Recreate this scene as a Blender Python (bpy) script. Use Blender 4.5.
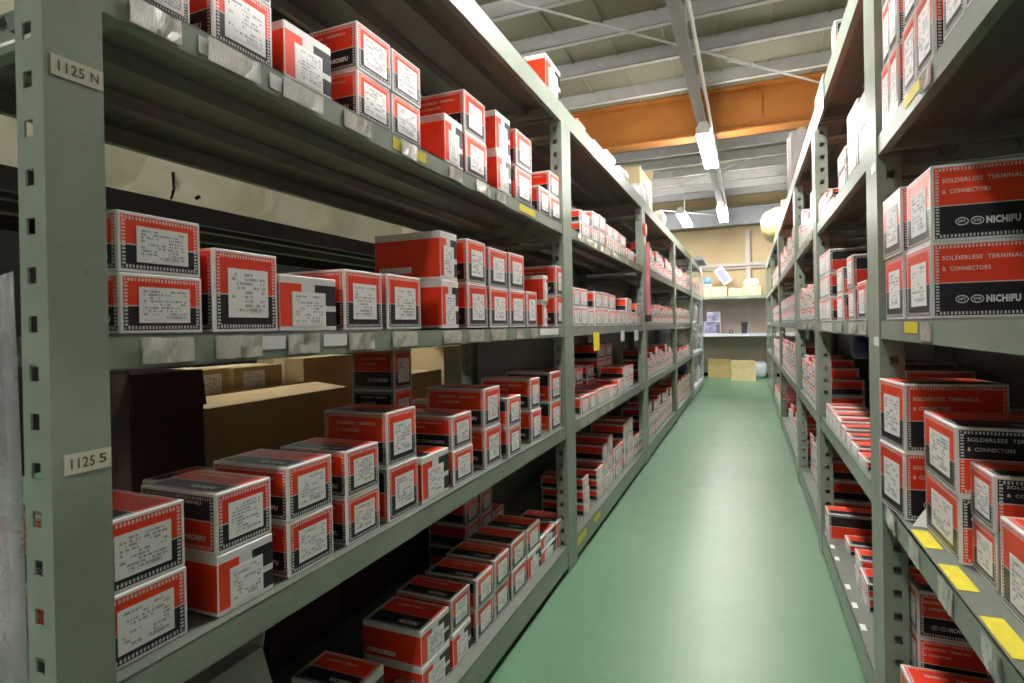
import bpy, math, random
from mathutils import Vector, Matrix

# ------------------------------------------------------------------ camera / light / exposure
for o in list(bpy.data.objects):
    bpy.data.objects.remove(o)
scene = bpy.context.scene
COL = scene.collection
F, YAW, PIT, ROL, CY, EYE = 568.0, .3937, .0034, .0193, 329.5, .9473   # measured from the photograph
_fw = Vector((-math.sin(YAW)*math.cos(PIT), math.cos(YAW)*math.cos(PIT), -math.sin(PIT)))
_r = Vector((math.cos(YAW), math.sin(YAW), 0)); _u = _r.cross(_fw)
_rt = math.cos(ROL)*_r - math.sin(ROL)*_u
_up = math.sin(ROL)*_r + math.cos(ROL)*_u
CAM = Vector((0, 0, EYE))
cam = bpy.data.cameras.new('camera'); camo = bpy.data.objects.new('camera', cam); COL.objects.link(camo)
cam.sensor_width = 36; cam.lens = F/1024*36; cam.shift_y = (CY-341.5)/1024
cam.clip_start = .02; cam.clip_end = 60
M = Matrix.Identity(4)
for i in range(3):
    M[i][0] = _rt[i]; M[i][1] = _up[i]; M[i][2] = -_fw[i]; M[i][3] = CAM[i]
camo.matrix_world = M
cam.dof.use_dof = True; cam.dof.focus_distance = 1.35; cam.dof.aperture_fstop = 10.0
scene.camera = camo

world = bpy.data.worlds.new('world'); scene.world = world; world.use_nodes = True
world.node_tree.nodes['Background'].inputs[0].default_value = (.9, .95, 1, 1)
world.node_tree.nodes['Background'].inputs[1].default_value = .15
vs = scene.view_settings
vs.view_transform = 'Standard'; vs.look = 'None'; vs.gamma = 1; vs.use_curve_mapping = False
vs.exposure = 1.66
TUBE = 62.0            # tube emission strength

# pixel -> place: the distance always comes from the shelf, rack face or floor that is touched
def ray(u, v): return _fw + _rt*((u-512)/F) - _up*((v-CY)/F)
def atX(u, v, X): d = ray(u, v); return CAM + d*(X/d.x)
def atY(u, v, Y): d = ray(u, v); return CAM + d*(Y/d.y)
def atZ(u, v, Z): d = ray(u, v); return CAM + d*((Z-EYE)/d.z)

random.seed(7)
R = random.random
def rr(a, b): return a + (b-a)*R()

# ------------------------------------------------------------------ materials
class NT:
    def __init__(s, name):
        s.m = bpy.data.materials.new(name); s.m.use_nodes = True
        s.t = s.m.node_tree; s.n = s.t.nodes; s.b = s.n['Principled BSDF']
    def new(s, t, **k):
        n = s.n.new(t)
        for a, b in k.items(): setattr(n, a, b)
        return n
    def link(s, a, b): s.t.links.new(a, b)
    def math(s, op, a, b=None, c=None):
        n = s.new('ShaderNodeMath', operation=op)
        for i, x in enumerate((a, b, c)):
            if x is None: continue
            if isinstance(x, (int, float)): n.inputs[i].default_value = x
            else: s.link(x, n.inputs[i])
        return n.outputs[0]
    def mix(s, f, a, b):
        n = s.new('ShaderNodeMix', data_type='RGBA')
        for i, x in ((0, f), (6, a), (7, b)):
            if isinstance(x, (int, float)): n.inputs[i].default_value = x
            elif isinstance(x, tuple): n.inputs[i].default_value = (*x, 1)
            else: s.link(x, n.inputs[i])
        return n.outputs[2]
    def noise(s, scale, detail=3, coord=None, rough=.5):
        n = s.new('ShaderNodeTexNoise'); n.inputs['Scale'].default_value = scale
        n.inputs['Detail'].default_value = detail; n.inputs['Roughness'].default_value = rough
        if coord is None:
            coord = s.new('ShaderNodeTexCoord').outputs['Object']
        s.link(coord, n.inputs['Vector']); return n.outputs[0]
    def ramp(s, f, a, b):
        n = s.new('ShaderNodeMapRange'); n.inputs[1].default_value = a; n.inputs[2].default_value = b
        s.link(f, n.inputs[0]); return n.outputs[0]
    def bump(s, h, strength, dist=.002):
        n = s.new('ShaderNodeBump'); n.inputs['Strength'].default_value = strength
        n.inputs['Distance'].default_value = dist
        s.link(h, n.inputs['Height']); s.link(n.outputs[0], s.b.inputs['Normal'])
    def col(s, c):
        if isinstance(c, tuple): s.b.inputs['Base Color'].default_value = (*c, 1)
        else: s.link(c, s.b.inputs['Base Color'])

def plain(name, c, rough=.5, var=.12, scale=20, metal=0, spec=.5, bump=0, coat=0):
    t = NT(name)
    n = t.noise(scale, 4)
    d = tuple(x*(1-var) for x in c); l = tuple(min(1, x*(1+var)) for x in c)
    t.col(t.mix(t.ramp(n, .3, .7), d, l))
    t.b.inputs['Roughness'].default_value = rough; t.b.inputs['Metallic'].default_value = metal
    t.b.inputs['Specular IOR Level'].default_value = spec
    if coat: t.b.inputs['Coat Weight'].default_value = coat
    if bump: t.bump(n, bump)
    return t.m

MAT = {}
RED, BLK, WHT = (.60, .030, .018), (.010, .010, .014), (.74, .73, .72)
def make_print():
    # red over black with a white frame and a row of little white marks just inside it
    t = NT('carton_print')
    uv = t.new('ShaderNodeUVMap', uv_map='face'); dm = t.new('ShaderNodeUVMap', uv_map='dim')
    a = t.new('ShaderNodeSeparateXYZ'); t.link(uv.outputs[0], a.inputs[0])
    b = t.new('ShaderNodeSeparateXYZ'); t.link(dm.outputs[0], b.inputs[0])
    u, v, w, h = a.outputs[0], a.outputs[1], b.outputs[0], b.outputs[1]
    um = t.math('MULTIPLY', u, w); vm = t.math('MULTIPLY', v, h)
    du = t.math('MINIMUM', um, t.math('SUBTRACT', w, um))
    dv = t.math('MINIMUM', vm, t.math('SUBTRACT', h, vm))
    d = t.math('MINIMUM', du, dv)
    sm = t.math('MINIMUM', w, h)
    k = t.math('MINIMUM', t.math('DIVIDE', sm, .07), 1.15)     # the frame shrinks on small boxes
    dn = t.math('DIVIDE', d, k)
    side = t.math('LESS_THAN', du, dv)
    along = t.math('ADD', t.math('MULTIPLY', side, vm), t.math('MULTIPLY', t.math('SUBTRACT', 1, side), um))
    pos = t.math('DIVIDE', along, t.math('MULTIPLY', k, .0042))
    fr = t.math('FRACT', pos)
    wn = t.new('ShaderNodeTexWhiteNoise', noise_dimensions='1D'); t.link(t.math('FLOOR', pos), wn.inputs['W'])
    tick = t.math('LESS_THAN', fr, t.math('ADD', .42, t.math('MULTIPLY', wn.outputs[0], .2)))
    band = t.math('MULTIPLY', t.math('GREATER_THAN', dn, .0042), t.math('LESS_THAN', dn, .0082))
    tick = t.math('MULTIPLY', t.math('MULTIPLY', tick, band), .85)
    line = t.math('LESS_THAN', t.math('ABSOLUTE', t.math('SUBTRACT', vm, t.math('MULTIPLY', h, .46))), .0008)
    edge = t.math('LESS_THAN', dn, .0028)
    white = t.math('MAXIMUM', t.math('MAXIMUM', tick, edge), t.math('MULTIPLY', line, .8))
    oi = t.new('ShaderNodeObjectInfo')
    redv = t.mix(oi.outputs['Random'], (.74, .036, .011), (.90, .060, .014))
    base = t.mix(t.math('GREATER_THAN', v, .46), BLK, redv)
    t.col(t.mix(white, base, WHT))
    t.b.inputs['Roughness'].default_value = .34; t.b.inputs['Specular IOR Level'].default_value = .45
    return t.m
MAT['print'] = make_print()
MAT['card'] = plain('carton_white', WHT, .45, .04, 60)
MAT['red'] = plain('print_red', (.84, .050, .012), .35, .06, 30)
MAT['black'] = plain('print_black', (.014, .014, .018), .35, .06, 30)
def make_label():
    t = NT('paper_label')
    uv = t.new('ShaderNodeUVMap', uv_map='face')
    a = t.new('ShaderNodeSeparateXYZ'); t.link(uv.outputs[0], a.inputs[0])
    u, v = a.outputs[0], a.outputs[1]
    oi = t.new('ShaderNodeObjectInfo')
    rows = t.math('MULTIPLY', v, 11.0); r = t.math('FLOOR', rows); fr = t.math('FRACT', rows)
    c = t.new('ShaderNodeCombineXYZ')
    t.link(t.math('FLOOR', t.math('MULTIPLY', u, 46)), c.inputs[0]); t.link(r, c.inputs[1]); t.link(oi.outputs['Random'], c.inputs[2])
    wn = t.new('ShaderNodeTexWhiteNoise', noise_dimensions='3D'); t.link(c.outputs[0], wn.inputs['Vector'])
    c2 = t.new('ShaderNodeCombineXYZ')
    t.link(t.math('FLOOR', t.math('MULTIPLY', u, 5)), c2.inputs[0]); t.link(r, c2.inputs[1]); t.link(oi.outputs['Random'], c2.inputs[2])
    wn2 = t.new('ShaderNodeTexWhiteNoise', noise_dimensions='3D'); t.link(c2.outputs[0], wn2.inputs['Vector'])
    ink = t.math('MULTIPLY', t.math('GREATER_THAN', wn.outputs[0], .38), t.math('GREATER_THAN', wn2.outputs[0], .42))
    ink = t.math('MULTIPLY', ink, t.math('GREATER_THAN', fr, .36))
    ink = t.math('MULTIPLY', ink, t.math('MULTIPLY', t.math('GREATER_THAN', u, .08), t.math('LESS_THAN', u, .92)))
    ink = t.math('MULTIPLY', ink, t.math('MULTIPLY', t.math('GREATER_THAN', v, .08), t.math('LESS_THAN', v, .93)))
    # stock mark bottom right, like a short bar code
    bar = t.math('GREATER_THAN', t.math('FRACT', t.math('MULTIPLY', u, 26)), .45)
    bar = t.math('MULTIPLY', bar, t.math('MULTIPLY', t.math('GREATER_THAN', u, .5), t.math('LESS_THAN', u, .82)))
    bar = t.math('MULTIPLY', bar, t.math('MULTIPLY', t.math('GREATER_THAN', v, .1), t.math('LESS_THAN', v, .2)))
    ink = t.math('MULTIPLY', t.math('MAXIMUM', ink, bar), .6)
    t.col(t.mix(ink, (.84, .83, .82), (.08, .08, .10)))
    t.b.inputs['Roughness'].default_value = .55
    return t.m
MAT['label'] = make_label()
MAT['ink_white'] = plain('white_ink', (.78, .77, .76), .5, .02)
MAT['ink_dark'] = plain('dark_ink', (.03, .03, .03), .6, .02)
def make_steel(name, c, wear=.5):
    t = NT(name)
    n = t.noise(9, 6, rough=.65); n2 = t.noise(90, 3)
    base = t.mix(t.ramp(n, .3, .75), tuple(x*.86 for x in c), tuple(min(1, x*1.12) for x in c))
    t.col(t.mix(t.math('MULTIPLY', t.ramp(n2, .66, .74), wear), base, tuple(x*.55 for x in c)))
    t.b.inputs['Roughness'].default_value = .42; t.b.inputs['Specular IOR Level'].default_value = .5
    t.bump(n2, .04, .001)
    return t.m
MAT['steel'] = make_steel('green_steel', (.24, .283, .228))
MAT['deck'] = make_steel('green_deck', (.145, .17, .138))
MAT['shade_steel'] = make_steel('shaded_steel', (.055, .058, .052))  # rear rack steel, the shade under its shelves put into the colour
MAT['board_and_shade'] = plain('baseboard_and_shade_black', (.006, .0055, .005), .9, .1, 3, spec=.05)  # baseboard black; on the left wall sheet it stands for shade
MAT['trim'] = plain('pale_trim', (.40, .36, .33), .6, .04, 5)
MAT['wsteel'] = make_steel('white_steel', (.60, .63, .68), .15)
MAT['hole'] = plain('dark_inside', (.02, .02, .02), .9)
MAT['sticker'] = plain('cream_sticker', (.55, .53, .42), .5, .15, 40)
MAT['yellow'] = plain('yellow_sticker', (.72, .62, .03), .5, .1, 60)
def make_sleeve():
    t = NT('wrinkled_sleeve')
    n = t.noise(70, 5, rough=.7)
    t.col(t.mix(t.ramp(n, .35, .65), (.55, .52, .40), (.85, .83, .74)))
    t.b.inputs['Roughness'].default_value = .16; t.b.inputs['Coat Weight'].default_value = .6
    t.bump(n, .9, .01)
    return t.m
MAT['sleeve'] = make_sleeve()
def make_kraft(name, c):
    t = NT(name)
    n = t.noise(6, 4); w = t.new('ShaderNodeTexWave'); w.inputs['Scale'].default_value = 120
    t.link(t.new('ShaderNodeTexCoord').outputs['Object'], w.inputs[0])
    t.col(t.mix(t.ramp(n, .25, .75), tuple(x*.85 for x in c), tuple(min(1, x*1.1) for x in c)))
    t.b.inputs['Roughness'].default_value = .8; t.b.inputs['Specular IOR Level'].default_value = .2
    t.bump(w.outputs[0], .05, .001)
    return t.m
MAT['kraft'] = make_kraft('kraft_card', (.50, .37, .17))
MAT['kraft_pale'] = make_kraft('pale_kraft', (.72, .58, .33))
MAT['kraft_and_shade'] = make_kraft('brown_card_and_shade', (.085, .045, .04))  # brown cartons and seams; also painted shade behind the first right rack
def make_floor():
    t = NT('green_floor_paint')
    co = t.new('ShaderNodeTexCoord').outputs['Object']
    n = t.noise(1.1, 5, co, .6); n2 = t.noise(14, 4, co, .6); n3 = t.noise(45, 3, co)
    c = t.mix(t.ramp(n, .3, .7), (.078, .182, .098), (.112, .215, .128))
    c = t.mix(t.math('MULTIPLY', t.ramp(n2, .5, .72), .35), c, (.155, .235, .16))
    c = t.mix(t.math('MULTIPLY', t.ramp(n3, .70, .74), .35), c, (.06, .09, .07))
    t.col(c)
    t.link(t.math('ADD', .27, t.math('MULTIPLY', n2, .22)), t.b.inputs['Roughness'])
    t.b.inputs['Specular IOR Level'].default_value = .5
    t.bump(n2, .06, .003)
    return t.m
MAT['floor'] = make_floor()
MAT['roof'] = plain('roof_panel', (.19, .175, .12), .7, .12, 1.5)
MAT['purlin'] = plain('galvanised_purlin', (.46, .445, .435), .5, .08, 8)
MAT['girder'] = plain('grey_girder', (.30, .31, .33), .5, .06, 5)
MAT['orange'] = plain('orange_paint', (.33, .115, .02), .4, .10, 4)
MAT['wall'] = plain('cream_wall', (.44, .34, .19), .7, .05, 3)
MAT['wall_low'] = plain('taupe_lower_wall', (.42, .345, .29), .7, .08, 3)
MAT['wall_side'] = plain('grey_wall', (.45, .44, .40), .8, .08, 3)
MAT['white'] = plain('white_enamel', (.8, .8, .8), .35, .03)
MAT['pink'] = plain('pink_plastic', (.60, .20, .23), .35, .1, 12)
MAT['lilac'] = plain('lilac_card', (.20, .19, .50), .5, .05)
MAT['blue'] = plain('blue_plastic', (.08, .22, .55), .4, .1)
MAT['navy'] = plain('navy_plastic', (.03, .035, .12), .4, .1)
MAT['poster'] = plain('catalogue_cover', (.18, .17, .26), .4, .8, 14)
MAT['dark'] = plain('dark_plastic', (.03, .028, .03), .5, .2)
MAT['yellow_bag'] = plain('yellow_film', (.60, .57, .25), .3, .12, 6, bump=.4)
def make_film(name, c, trans, bump=.6, scale=14):
    t = NT(name)
    n = t.noise(scale, 5, rough=.6)
    t.col(t.mix(t.ramp(n, .3, .7), tuple(x*.75 for x in c), c))
    t.b.inputs['Roughness'].default_value = .22; t.b.inputs['Transmission Weight'].default_value = trans
    t.b.inputs['IOR'].default_value = 1.2
    t.bump(n, bump, .02)
    return t.m
def make_sack():
    t = NT('white_sack')
    n = t.noise(5, 5, rough=.6)
    c = t.mix(t.ramp(n, .35, .7), (.72, .70, .56), (.95, .94, .86)); t.col(c)
    tr = t.new('ShaderNodeBsdfTranslucent'); t.link(c, tr.inputs[0])
    mx = t.new('ShaderNodeMixShader'); mx.inputs[0].default_value = .7
    t.link(t.b.outputs[0], mx.inputs[1]); t.link(tr.outputs[0], mx.inputs[2])
    t.link(mx.outputs[0], t.n['Material Output'].inputs[0])
    t.b.inputs['Roughness'].default_value = .3; t.bump(n, .3, .02)
    return t.m
MAT['sack'] = make_sack()
MAT['film'] = make_film('clear_film', (.88, .88, .88), .72, .5, 9)
def make_tube():
    t = NT('lit_tube')
    t.b.inputs['Emission Color'].default_value = (1, .975, .93, 1); t.b.inputs['Emission Strength'].default_value = TUBE
    t.col((.9, .9, .9)); return t.m
MAT['tube'] = make_tube()

# ------------------------------------------------------------------ mesh helpers
class MB:
    def __init__(s): s.v, s.f, s.m, s.uv, s.dim = [], [], [], [], []
    def face(s, pts, mat=0, uv=None, dim=(1, 1)):
        i = len(s.v); s.v += [tuple(p) for p in pts]; s.f.append(tuple(range(i, i+len(pts)))); s.m.append(mat)
        s.uv.append(uv or [(0, 0), (1, 0), (1, 1), (0, 1)][:len(pts)]); s.dim.append(dim)
    def box(s, x0, x1, y0, y1, z0, z1, mat=0, skip=''):
        a = [(x0, y0, z0), (x1, y0, z0), (x1, y1, z0), (x0, y1, z0), (x0, y0, z1), (x1, y0, z1), (x1, y1, z1), (x0, y1, z1)]
        dx, dy, dz = x1-x0, y1-y0, z1-z0
        for k, q, d in (('f', (0, 1, 5, 4), (dx, dz)), ('r', (1, 2, 6, 5), (dy, dz)), ('b', (2, 3, 7, 6), (dx, dz)), ('l', (3, 0, 4, 7), (dy, dz)),
                        ('t', (4, 5, 6, 7), (dx, dy)), ('d', (3, 2, 1, 0), (dx, dy))):
            if k not in skip: s.face([a[i] for i in q], mat, None, d)
    def hexa(s, p, mat=0):
        for q in ((0, 1, 5, 4), (1, 2, 6, 5), (2, 3, 7, 6), (3, 0, 4, 7), (4, 5, 6, 7), (3, 2, 1, 0)): s.face([p[i] for i in q], mat)
    def tube(s, a, b, r, n=10, mat=0, r2=None, cap=True):
        a, b = Vector(a), Vector(b); d = (b-a).normalized(); r2 = r if r2 is None else r2
        e = d.orthogonal().normalized(); g = d.cross(e)
        A = [a+(e*math.cos(t)+g*math.sin(t))*r for t in (2*math.pi*i/n for i in range(n))]
        B = [b+(e*math.cos(t)+g*math.sin(t))*r2 for t in (2*math.pi*i/n for i in range(n))]
        for i in range(n): s.face([A[i], A[(i+1) % n], B[(i+1) % n], B[i]], mat)
        if cap: s.face(A[::-1], mat, [(0, 0)]*n); s.face(B, mat, [(0, 0)]*n)
    def mesh(s, name, mats, smooth=False):
        me = bpy.data.meshes.new(name); me.from_pydata(s.v, [], s.f)
        for m in mats: me.materials.append(MAT[m])
        me.polygons.foreach_set('material_index', s.m)
        l1 = me.uv_layers.new(name='face'); l2 = me.uv_layers.new(name='dim')
        l1.data.foreach_set('uv', [c for f in s.uv for p in f for c in p])
        l2.data.foreach_set('uv', [c for f, d in zip(s.f, s.dim) for _ in f for c in d])
        if smooth:
            import bmesh
            bm = bmesh.new(); bm.from_mesh(me); bmesh.ops.remove_doubles(bm, verts=bm.verts, dist=1e-5)
            bmesh.ops.recalc_face_normals(bm, faces=bm.faces)
            for f in bm.faces: f.smooth = True
            bm.to_mesh(me); bm.free()
        me.update(); return me

def link(name, me, parent=None, loc=None, rz=None):
    o = bpy.data.objects.new(name, me); COL.objects.link(o)
    if parent is not None: o.parent = parent
    if loc is not None: o.location = loc
    if rz is not None: o.rotation_euler = (0, 0, rz)
    return o
def tag(o, label, cat, group=None, kind=None):
    if label: o['label'] = label
    if cat: o['category'] = cat
    if group: o['group'] = group
    if kind: o['kind'] = kind
    return o
def struct(name, mb, mats, label=None):
    o = link(name, mb.mesh(name, mats)); o['kind'] = 'structure'
    if label: o['label'] = label
    return o
def empty(name, loc, rz=0):
    o = link(name, None, None, loc, rz); o.empty_display_size = .05; return o

ORD = ['first', 'second', 'third', 'fourth', 'fifth', 'sixth', 'seventh', 'eighth', 'ninth', 'tenth', 'eleventh', 'twelfth',
       'thirteenth', 'fourteenth', 'fifteenth', 'sixteenth', 'seventeenth', 'eighteenth', 'nineteenth', 'twentieth',
       'twenty-first', 'twenty-second', 'twenty-third', 'twenty-fourth', 'twenty-fifth']

# lettering meshes (flat print)
_txt = {}
def text_mesh(body, bold=0.0, mat='ink_white'):
    k = (body, bold, mat)
    if k in _txt: return _txt[k]
    c = bpy.data.curves.new('lettering', 'FONT'); c.body = body; c.size = 1; c.resolution_u = 2; c.offset = bold
    c.space_character = 1.08
    o = bpy.data.objects.new('lettering', c); COL.objects.link(o)
    dg = bpy.context.evaluated_depsgraph_get(); dg.update()
    me = bpy.data.meshes.new_from_object(o.evaluated_get(dg)); me.name = 'lettering'
    bpy.data.objects.remove(o)
    me.materials.clear(); me.materials.append(MAT[mat])
    xs = [v.co.x for v in me.vertices]; ys = [v.co.y for v in me.vertices]
    x0, x1, y0, y1 = min(xs), max(xs), min(ys), max(ys)
    for v in me.vertices: v.co = ((v.co.x-x0)/(x1-x0), (v.co.y-y0)/(y1-y0), 0)   # unit box
    _txt[k] = me; return me
def oval_mark(body):
    k = ('oval', body)
    if k in _txt: return _txt[k]
    mb = MB(); n = 20
    for i in range(n):
        a, b = 2*math.pi*i/n, 2*math.pi*(i+1)/n
        P = lambda t, r: (.5+.5*r*math.cos(t), .5+.5*r*math.sin(t), 0)
        Q = lambda t: (.5+.44*math.cos(t), .5+.38*math.sin(t), 0)
        mb.face([P(a, 1), P(b, 1), Q(b), Q(a)])
    tm = text_mesh(body, .02)
    off = len(mb.v); mb.v += [(.22+.56*v.co.x, .33+.34*v.co.y, 0) for v in tm.vertices]
    for p in tm.polygons:
        mb.f.append(tuple(off+i for i in p.vertices)); mb.m.append(0); mb.uv.append([(0, 0)]*len(p.vertices)); mb.dim.append((1, 1))
    _txt[k] = mb.mesh('emblem', ['ink_white']); return _txt[k]
def put_text(me, parent, org, X, Y, sx, sy, name='lettering'):
    o = link(name, me, parent)
    X, Y = Vector(X), Vector(Y); Z = X.cross(Y)
    m = Matrix.Identity(4)
    for i in range(3): m[i][0] = X[i]*sx; m[i][1] = Y[i]*sy; m[i][2] = Z[i]; m[i][3] = org[i]
    o.matrix_basis = m; return o

# ------------------------------------------------------------------ the setting
XL, XR = -.648, .2615                 # front faces of the left and right racks
YB = 10.95                            # back wall
CEIL = 3.28
mb = MB(); mb.box(-4.6, 4.2, -4, YB+.1, -.1, 0); struct('floor', mb, ['floor'], 'green painted floor of the aisle')
mb = MB(); mb.box(-4.6, 4.2, -4, YB+.1, CEIL, CEIL+.1)
ceil = struct('ceiling', mb, ['roof'], 'olive roof decking above the purlins')
mb = MB()
for i in range(22): mb.box(-4.6+i*.4, -4.585+i*.4, -4, YB, CEIL-.012, CEIL+.001)
link('deck_seam', mb.mesh('deck_seam', ['roof']), ceil)['kind'] = 'stuff'
mb = MB(); mb.box(-1.6, 1.6, YB-.045, YB-.031, 0, .06); struct('baseboard_back', mb, ['board_and_shade'])
mb = MB(); mb.box(-4.6, 4.2, YB, YB+.1, 0, CEIL); struct('wall_back', mb, ['wall'], 'cream wall at the end of the aisle')
mb = MB(); mb.box(-4.7, -4.6, -4, YB, 0, CEIL); struct('wall_left', mb, ['wall_side'])
mb = MB(); mb.box(-4.6, -4.58, -4, YB, 0, 2.1); struct('wall_left_shade', mb, ['board_and_shade'], 'near-black panel added far behind the left racks as shade')  # added near-black sheet, keeps the gap through the left racks dark
mb = MB(); mb.box(4.2, 4.3, -4, YB, 0, CEIL); struct('wall_right', mb, ['wall_side'])
mb = MB(); mb.box(-4.6, 4.2, -4.1, -4, 0, CEIL); struct('wall_front', mb, ['wall_side'])

# purlins across the roof, placed where the photograph shows them
ys = [atZ(640, y, CEIL-.06).y for y in (20.5, 56.5, 90)]
step = ys[1]-ys[0]
Yo = atZ(640, 105, CEIL).y            # orange girder
pl = [ys[0]-k*step for k in range(1, 9)] + ys + [Yo+.45+k*step for k in range(0, 8)]
n = 1
for y in sorted(pl):
    if y > YB-.3 or y < -3.9: continue
    mb = MB()
    mb.box(-4.6, 4.2, y, y+.004, CEIL-.115, CEIL); mb.box(-4.6, 4.2, y, y+.05, CEIL-.115, CEIL-.111); mb.box(-4.6, 4.2, y+.046, y+.05, CEIL-.115, CEIL-.095)
    struct('roof_purlin', mb, ['purlin'], 'galvanised channel purlin across the roof'); n += 1
# orange girder: I-section with bolted splice
zb = atY(640, 147, Yo).z
mb = MB()
mb.box(-4.6, 4.2, Yo-.1, Yo+.1, CEIL-.016, CEIL-.002); mb.box(-4.6, 4.2, Yo-.1, Yo+.1, zb, zb+.016); mb.box(-4.6, 4.2, Yo-.006, Yo+.006, zb+.016, CEIL-.016)
g = struct('roof_girder', mb, ['orange'], 'orange steel girder crossing the roof')
cx = atY(738, 112, Yo).x
mb = MB(); mb.box(cx-.28, cx+.22, Yo-.016, Yo-.006, zb+.03, CEIL-.03); link('splice_plate', mb.mesh('splice_plate', ['orange']), g)
mbolt = MB(); mbolt.tube((0, 0, 0), (0, -.016, 0), .014, 6)
bolt = mbolt.mesh('bolt', ['orange'])
for i in range(6):
    for z in (CEIL-.06, CEIL-.10, zb+.05, zb+.09): link('bolt', bolt, g, (cx-.22+i*.076, Yo-.016, z))
# grey girder against the end wall and a pipe along it
mb = MB(); zt = atY(690, 214, YB-.35).z; z2 = atY(690, 229, YB-.35).z
mb.box(-4.6, 4.2, YB-.45, YB-.33, z2, zt); mb.box(-4.6, 4.2, YB-.5, YB-.28, zt, zt+.02)
struct('wall_girder', mb, ['girder'], 'grey steel girder above the end wall')
mb = MB(); z = atY(730, 266, YB-.05).z
mb.box(-2.5, 2.5, YB-.05, YB, z-.06, z+.05); mb.box(-2.5, 2.5, YB-.09, YB-.05, z-.01, z+.03)
struct('trim_1', mb, ['trim'], 'white cable duct along the end wall')
mb = MB(); mb.box(-1.6, 1.6, YB-.03, YB-.001, 0, atY(735, 299, YB-.03).z); struct('wall_back_lower', mb, ['wall_low'], 'taupe lower part of the end wall')  # darker taupe tone over the lower end wall
mb = MB(); x = atY(749, 320, YB-.05).x; mb.box(x-.04, x+.04, YB-.07, YB-.031, 0, 2.6); struct('trim_2', mb, ['trim'], 'pale vertical post on the end wall')

# brace rods under the roof
def rod(p, q, zz, label, buckle=None):
    a, b = atZ(*p, zz), atZ(*q, zz); d = b-a
    a2, b2 = a-d*1.2, b+d*.6
    k = 1
    while b2.y > YB-.55 or a2.y > YB-.55:
        k *= .9; a2, b2 = a-d*1.2*k, b+d*.6*k
        if k < .05: break
    r = empty('brace_rod', (a+b)/2); tag(r, label, 'rod')
    m = MB(); c = (a+b)/2; m.tube(a2-c, b2-c, .009, 8); link('rod', m.mesh('rod', ['purlin']), r)
    if buckle:
        t = atZ(*buckle, zz)-c; e = d.normalized(); s = e.cross(Vector((0, 0, 1)))
        m = MB(); m.tube(t-e*.13+s*.02, t+e*.13+s*.02, .007, 6); m.tube(t-e*.13-s*.02, t+e*.13-s*.02, .007, 6)
        m.tube(t-e*.14, t-e*.11, .026, 8); m.tube(t+e*.11, t+e*.14, .026, 8)
        link('turnbuckle', m.mesh('turnbuckle', ['purlin']), r)
rod((510, 1), (825, 84), 3.10, 'long thin roof brace rod with a turnbuckle, left of the orange girder', (740, 62))
rod((668, 190), (806, 138), 3.05, 'thin roof brace rod sloping up behind the nearest lit lamp')
rod((668, 211), (790, 222), 2.80, 'thin roof brace rod beside the far lit lamp')

# lamp rail and lamps
ZL = 2.60
p1, p2 = atZ(676, 15, ZL+.12), atZ(716, 185, ZL+.12)
XRAIL = (p1.x+p2.x)/2
rail = empty('lamp_rail', (XRAIL, 4, ZL+.10)); tag(rail, 'grey steel lamp rail running along the aisle under the roof', 'rail')
mb = MB(); mb.box(-.035, .035, -7.5, 7.3, 0, .06); link('channel', mb.mesh('channel', ['girder']), rail)
mb = MB(); mb.tube((.075, -7.5, .03), (.075, 7.3, .03), .012, 8); link('conduit', mb.mesh('conduit', ['white']), rail)
mb = MB()
for y in (-6, -4, -2, 0, 2.2, 4.4, 6.4): mb.tube((0, y, .06), (0, y, CEIL-ZL-.10-.1), .008, 6)
link('hanger', mb.mesh('hanger', ['purlin']), rail)
_lm = {}
def lamp(x, y, z, label, L=1.22, group='twin tube lamps'):
    r = empty('tube_lamp', (x, y, z)); tag(r, label, 'lamp', group)
    if not _lm:
        m = MB(); m.hexa([(-.062, -L/2, .042), (.062, -L/2, .042), (.062, L/2, .042), (-.062, L/2, .042), (-.03, -L/2, .1), (.03, -L/2, .1), (.03, L/2, .1), (-.03, L/2, .1)])
        _lm['h'] = m.mesh('housing', ['white'])
        m = MB(); m.tube((0, -L/2+.017, 0), (0, L/2-.017, 0), .019, 12); _lm['t'] = m.mesh('tube', ['tube'], True)
        m = MB(); m.box(-.062, .062, 0, .016, .0, .05); _lm['s'] = m.mesh('tube_socket', ['white'])
    link('housing', _lm['h'], r)
    for s in (-1, 1): link('tube', _lm['t'], r, (s*.045, 0, .018))
    if abs(x-XRAIL) > .1:
        m = MB(); m.tube((0, 0, .1), (0, 0, CEIL-z-.001), .008, 6); link('hanger', m.mesh('hanger', ['purlin']), r)
    link('tube_socket', _lm['s'], r, (0, -L/2, 0)); link('tube_socket', _lm['s'], r, (0, L/2-.016, 0))
yl1 = (atZ(706, 133, ZL).y + atZ(713, 168, ZL).y)/2
yl2 = (atZ(722, 210, ZL).y + atZ(727, 226, ZL).y)/2
sp = yl2-yl1
lamp(XRAIL+.02, yl1, ZL, 'large glaring twin tube lamp hanging from the rail before the orange girder')
lamp(XRAIL+.02, min(yl2, YB-1.65), ZL, 'smaller far twin tube lamp on the rail near the end wall')
lamp(XRAIL+.02, yl1-3.65, ZL, 'twin tube lamp on the rail above the camera')
lamp(XRAIL+.02, yl1-2*sp-.4, ZL, 'twin tube lamp on the rail behind the camera')
pl = atY(686, 221, 9.0)
lamp(pl.x-.02, 9.0, pl.z, 'glowing lamp over the neighbouring aisle, above the far white rack')
for k, y in enumerate((0.9, 4.6)):  # unseen lamps, set wide to light the rear sacks and carton flaps
    lamp(-3.1, y, ZL, 'unseen twin tube lamp over the neighbouring left aisle, %s from the camera' % ORD[k])
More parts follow.
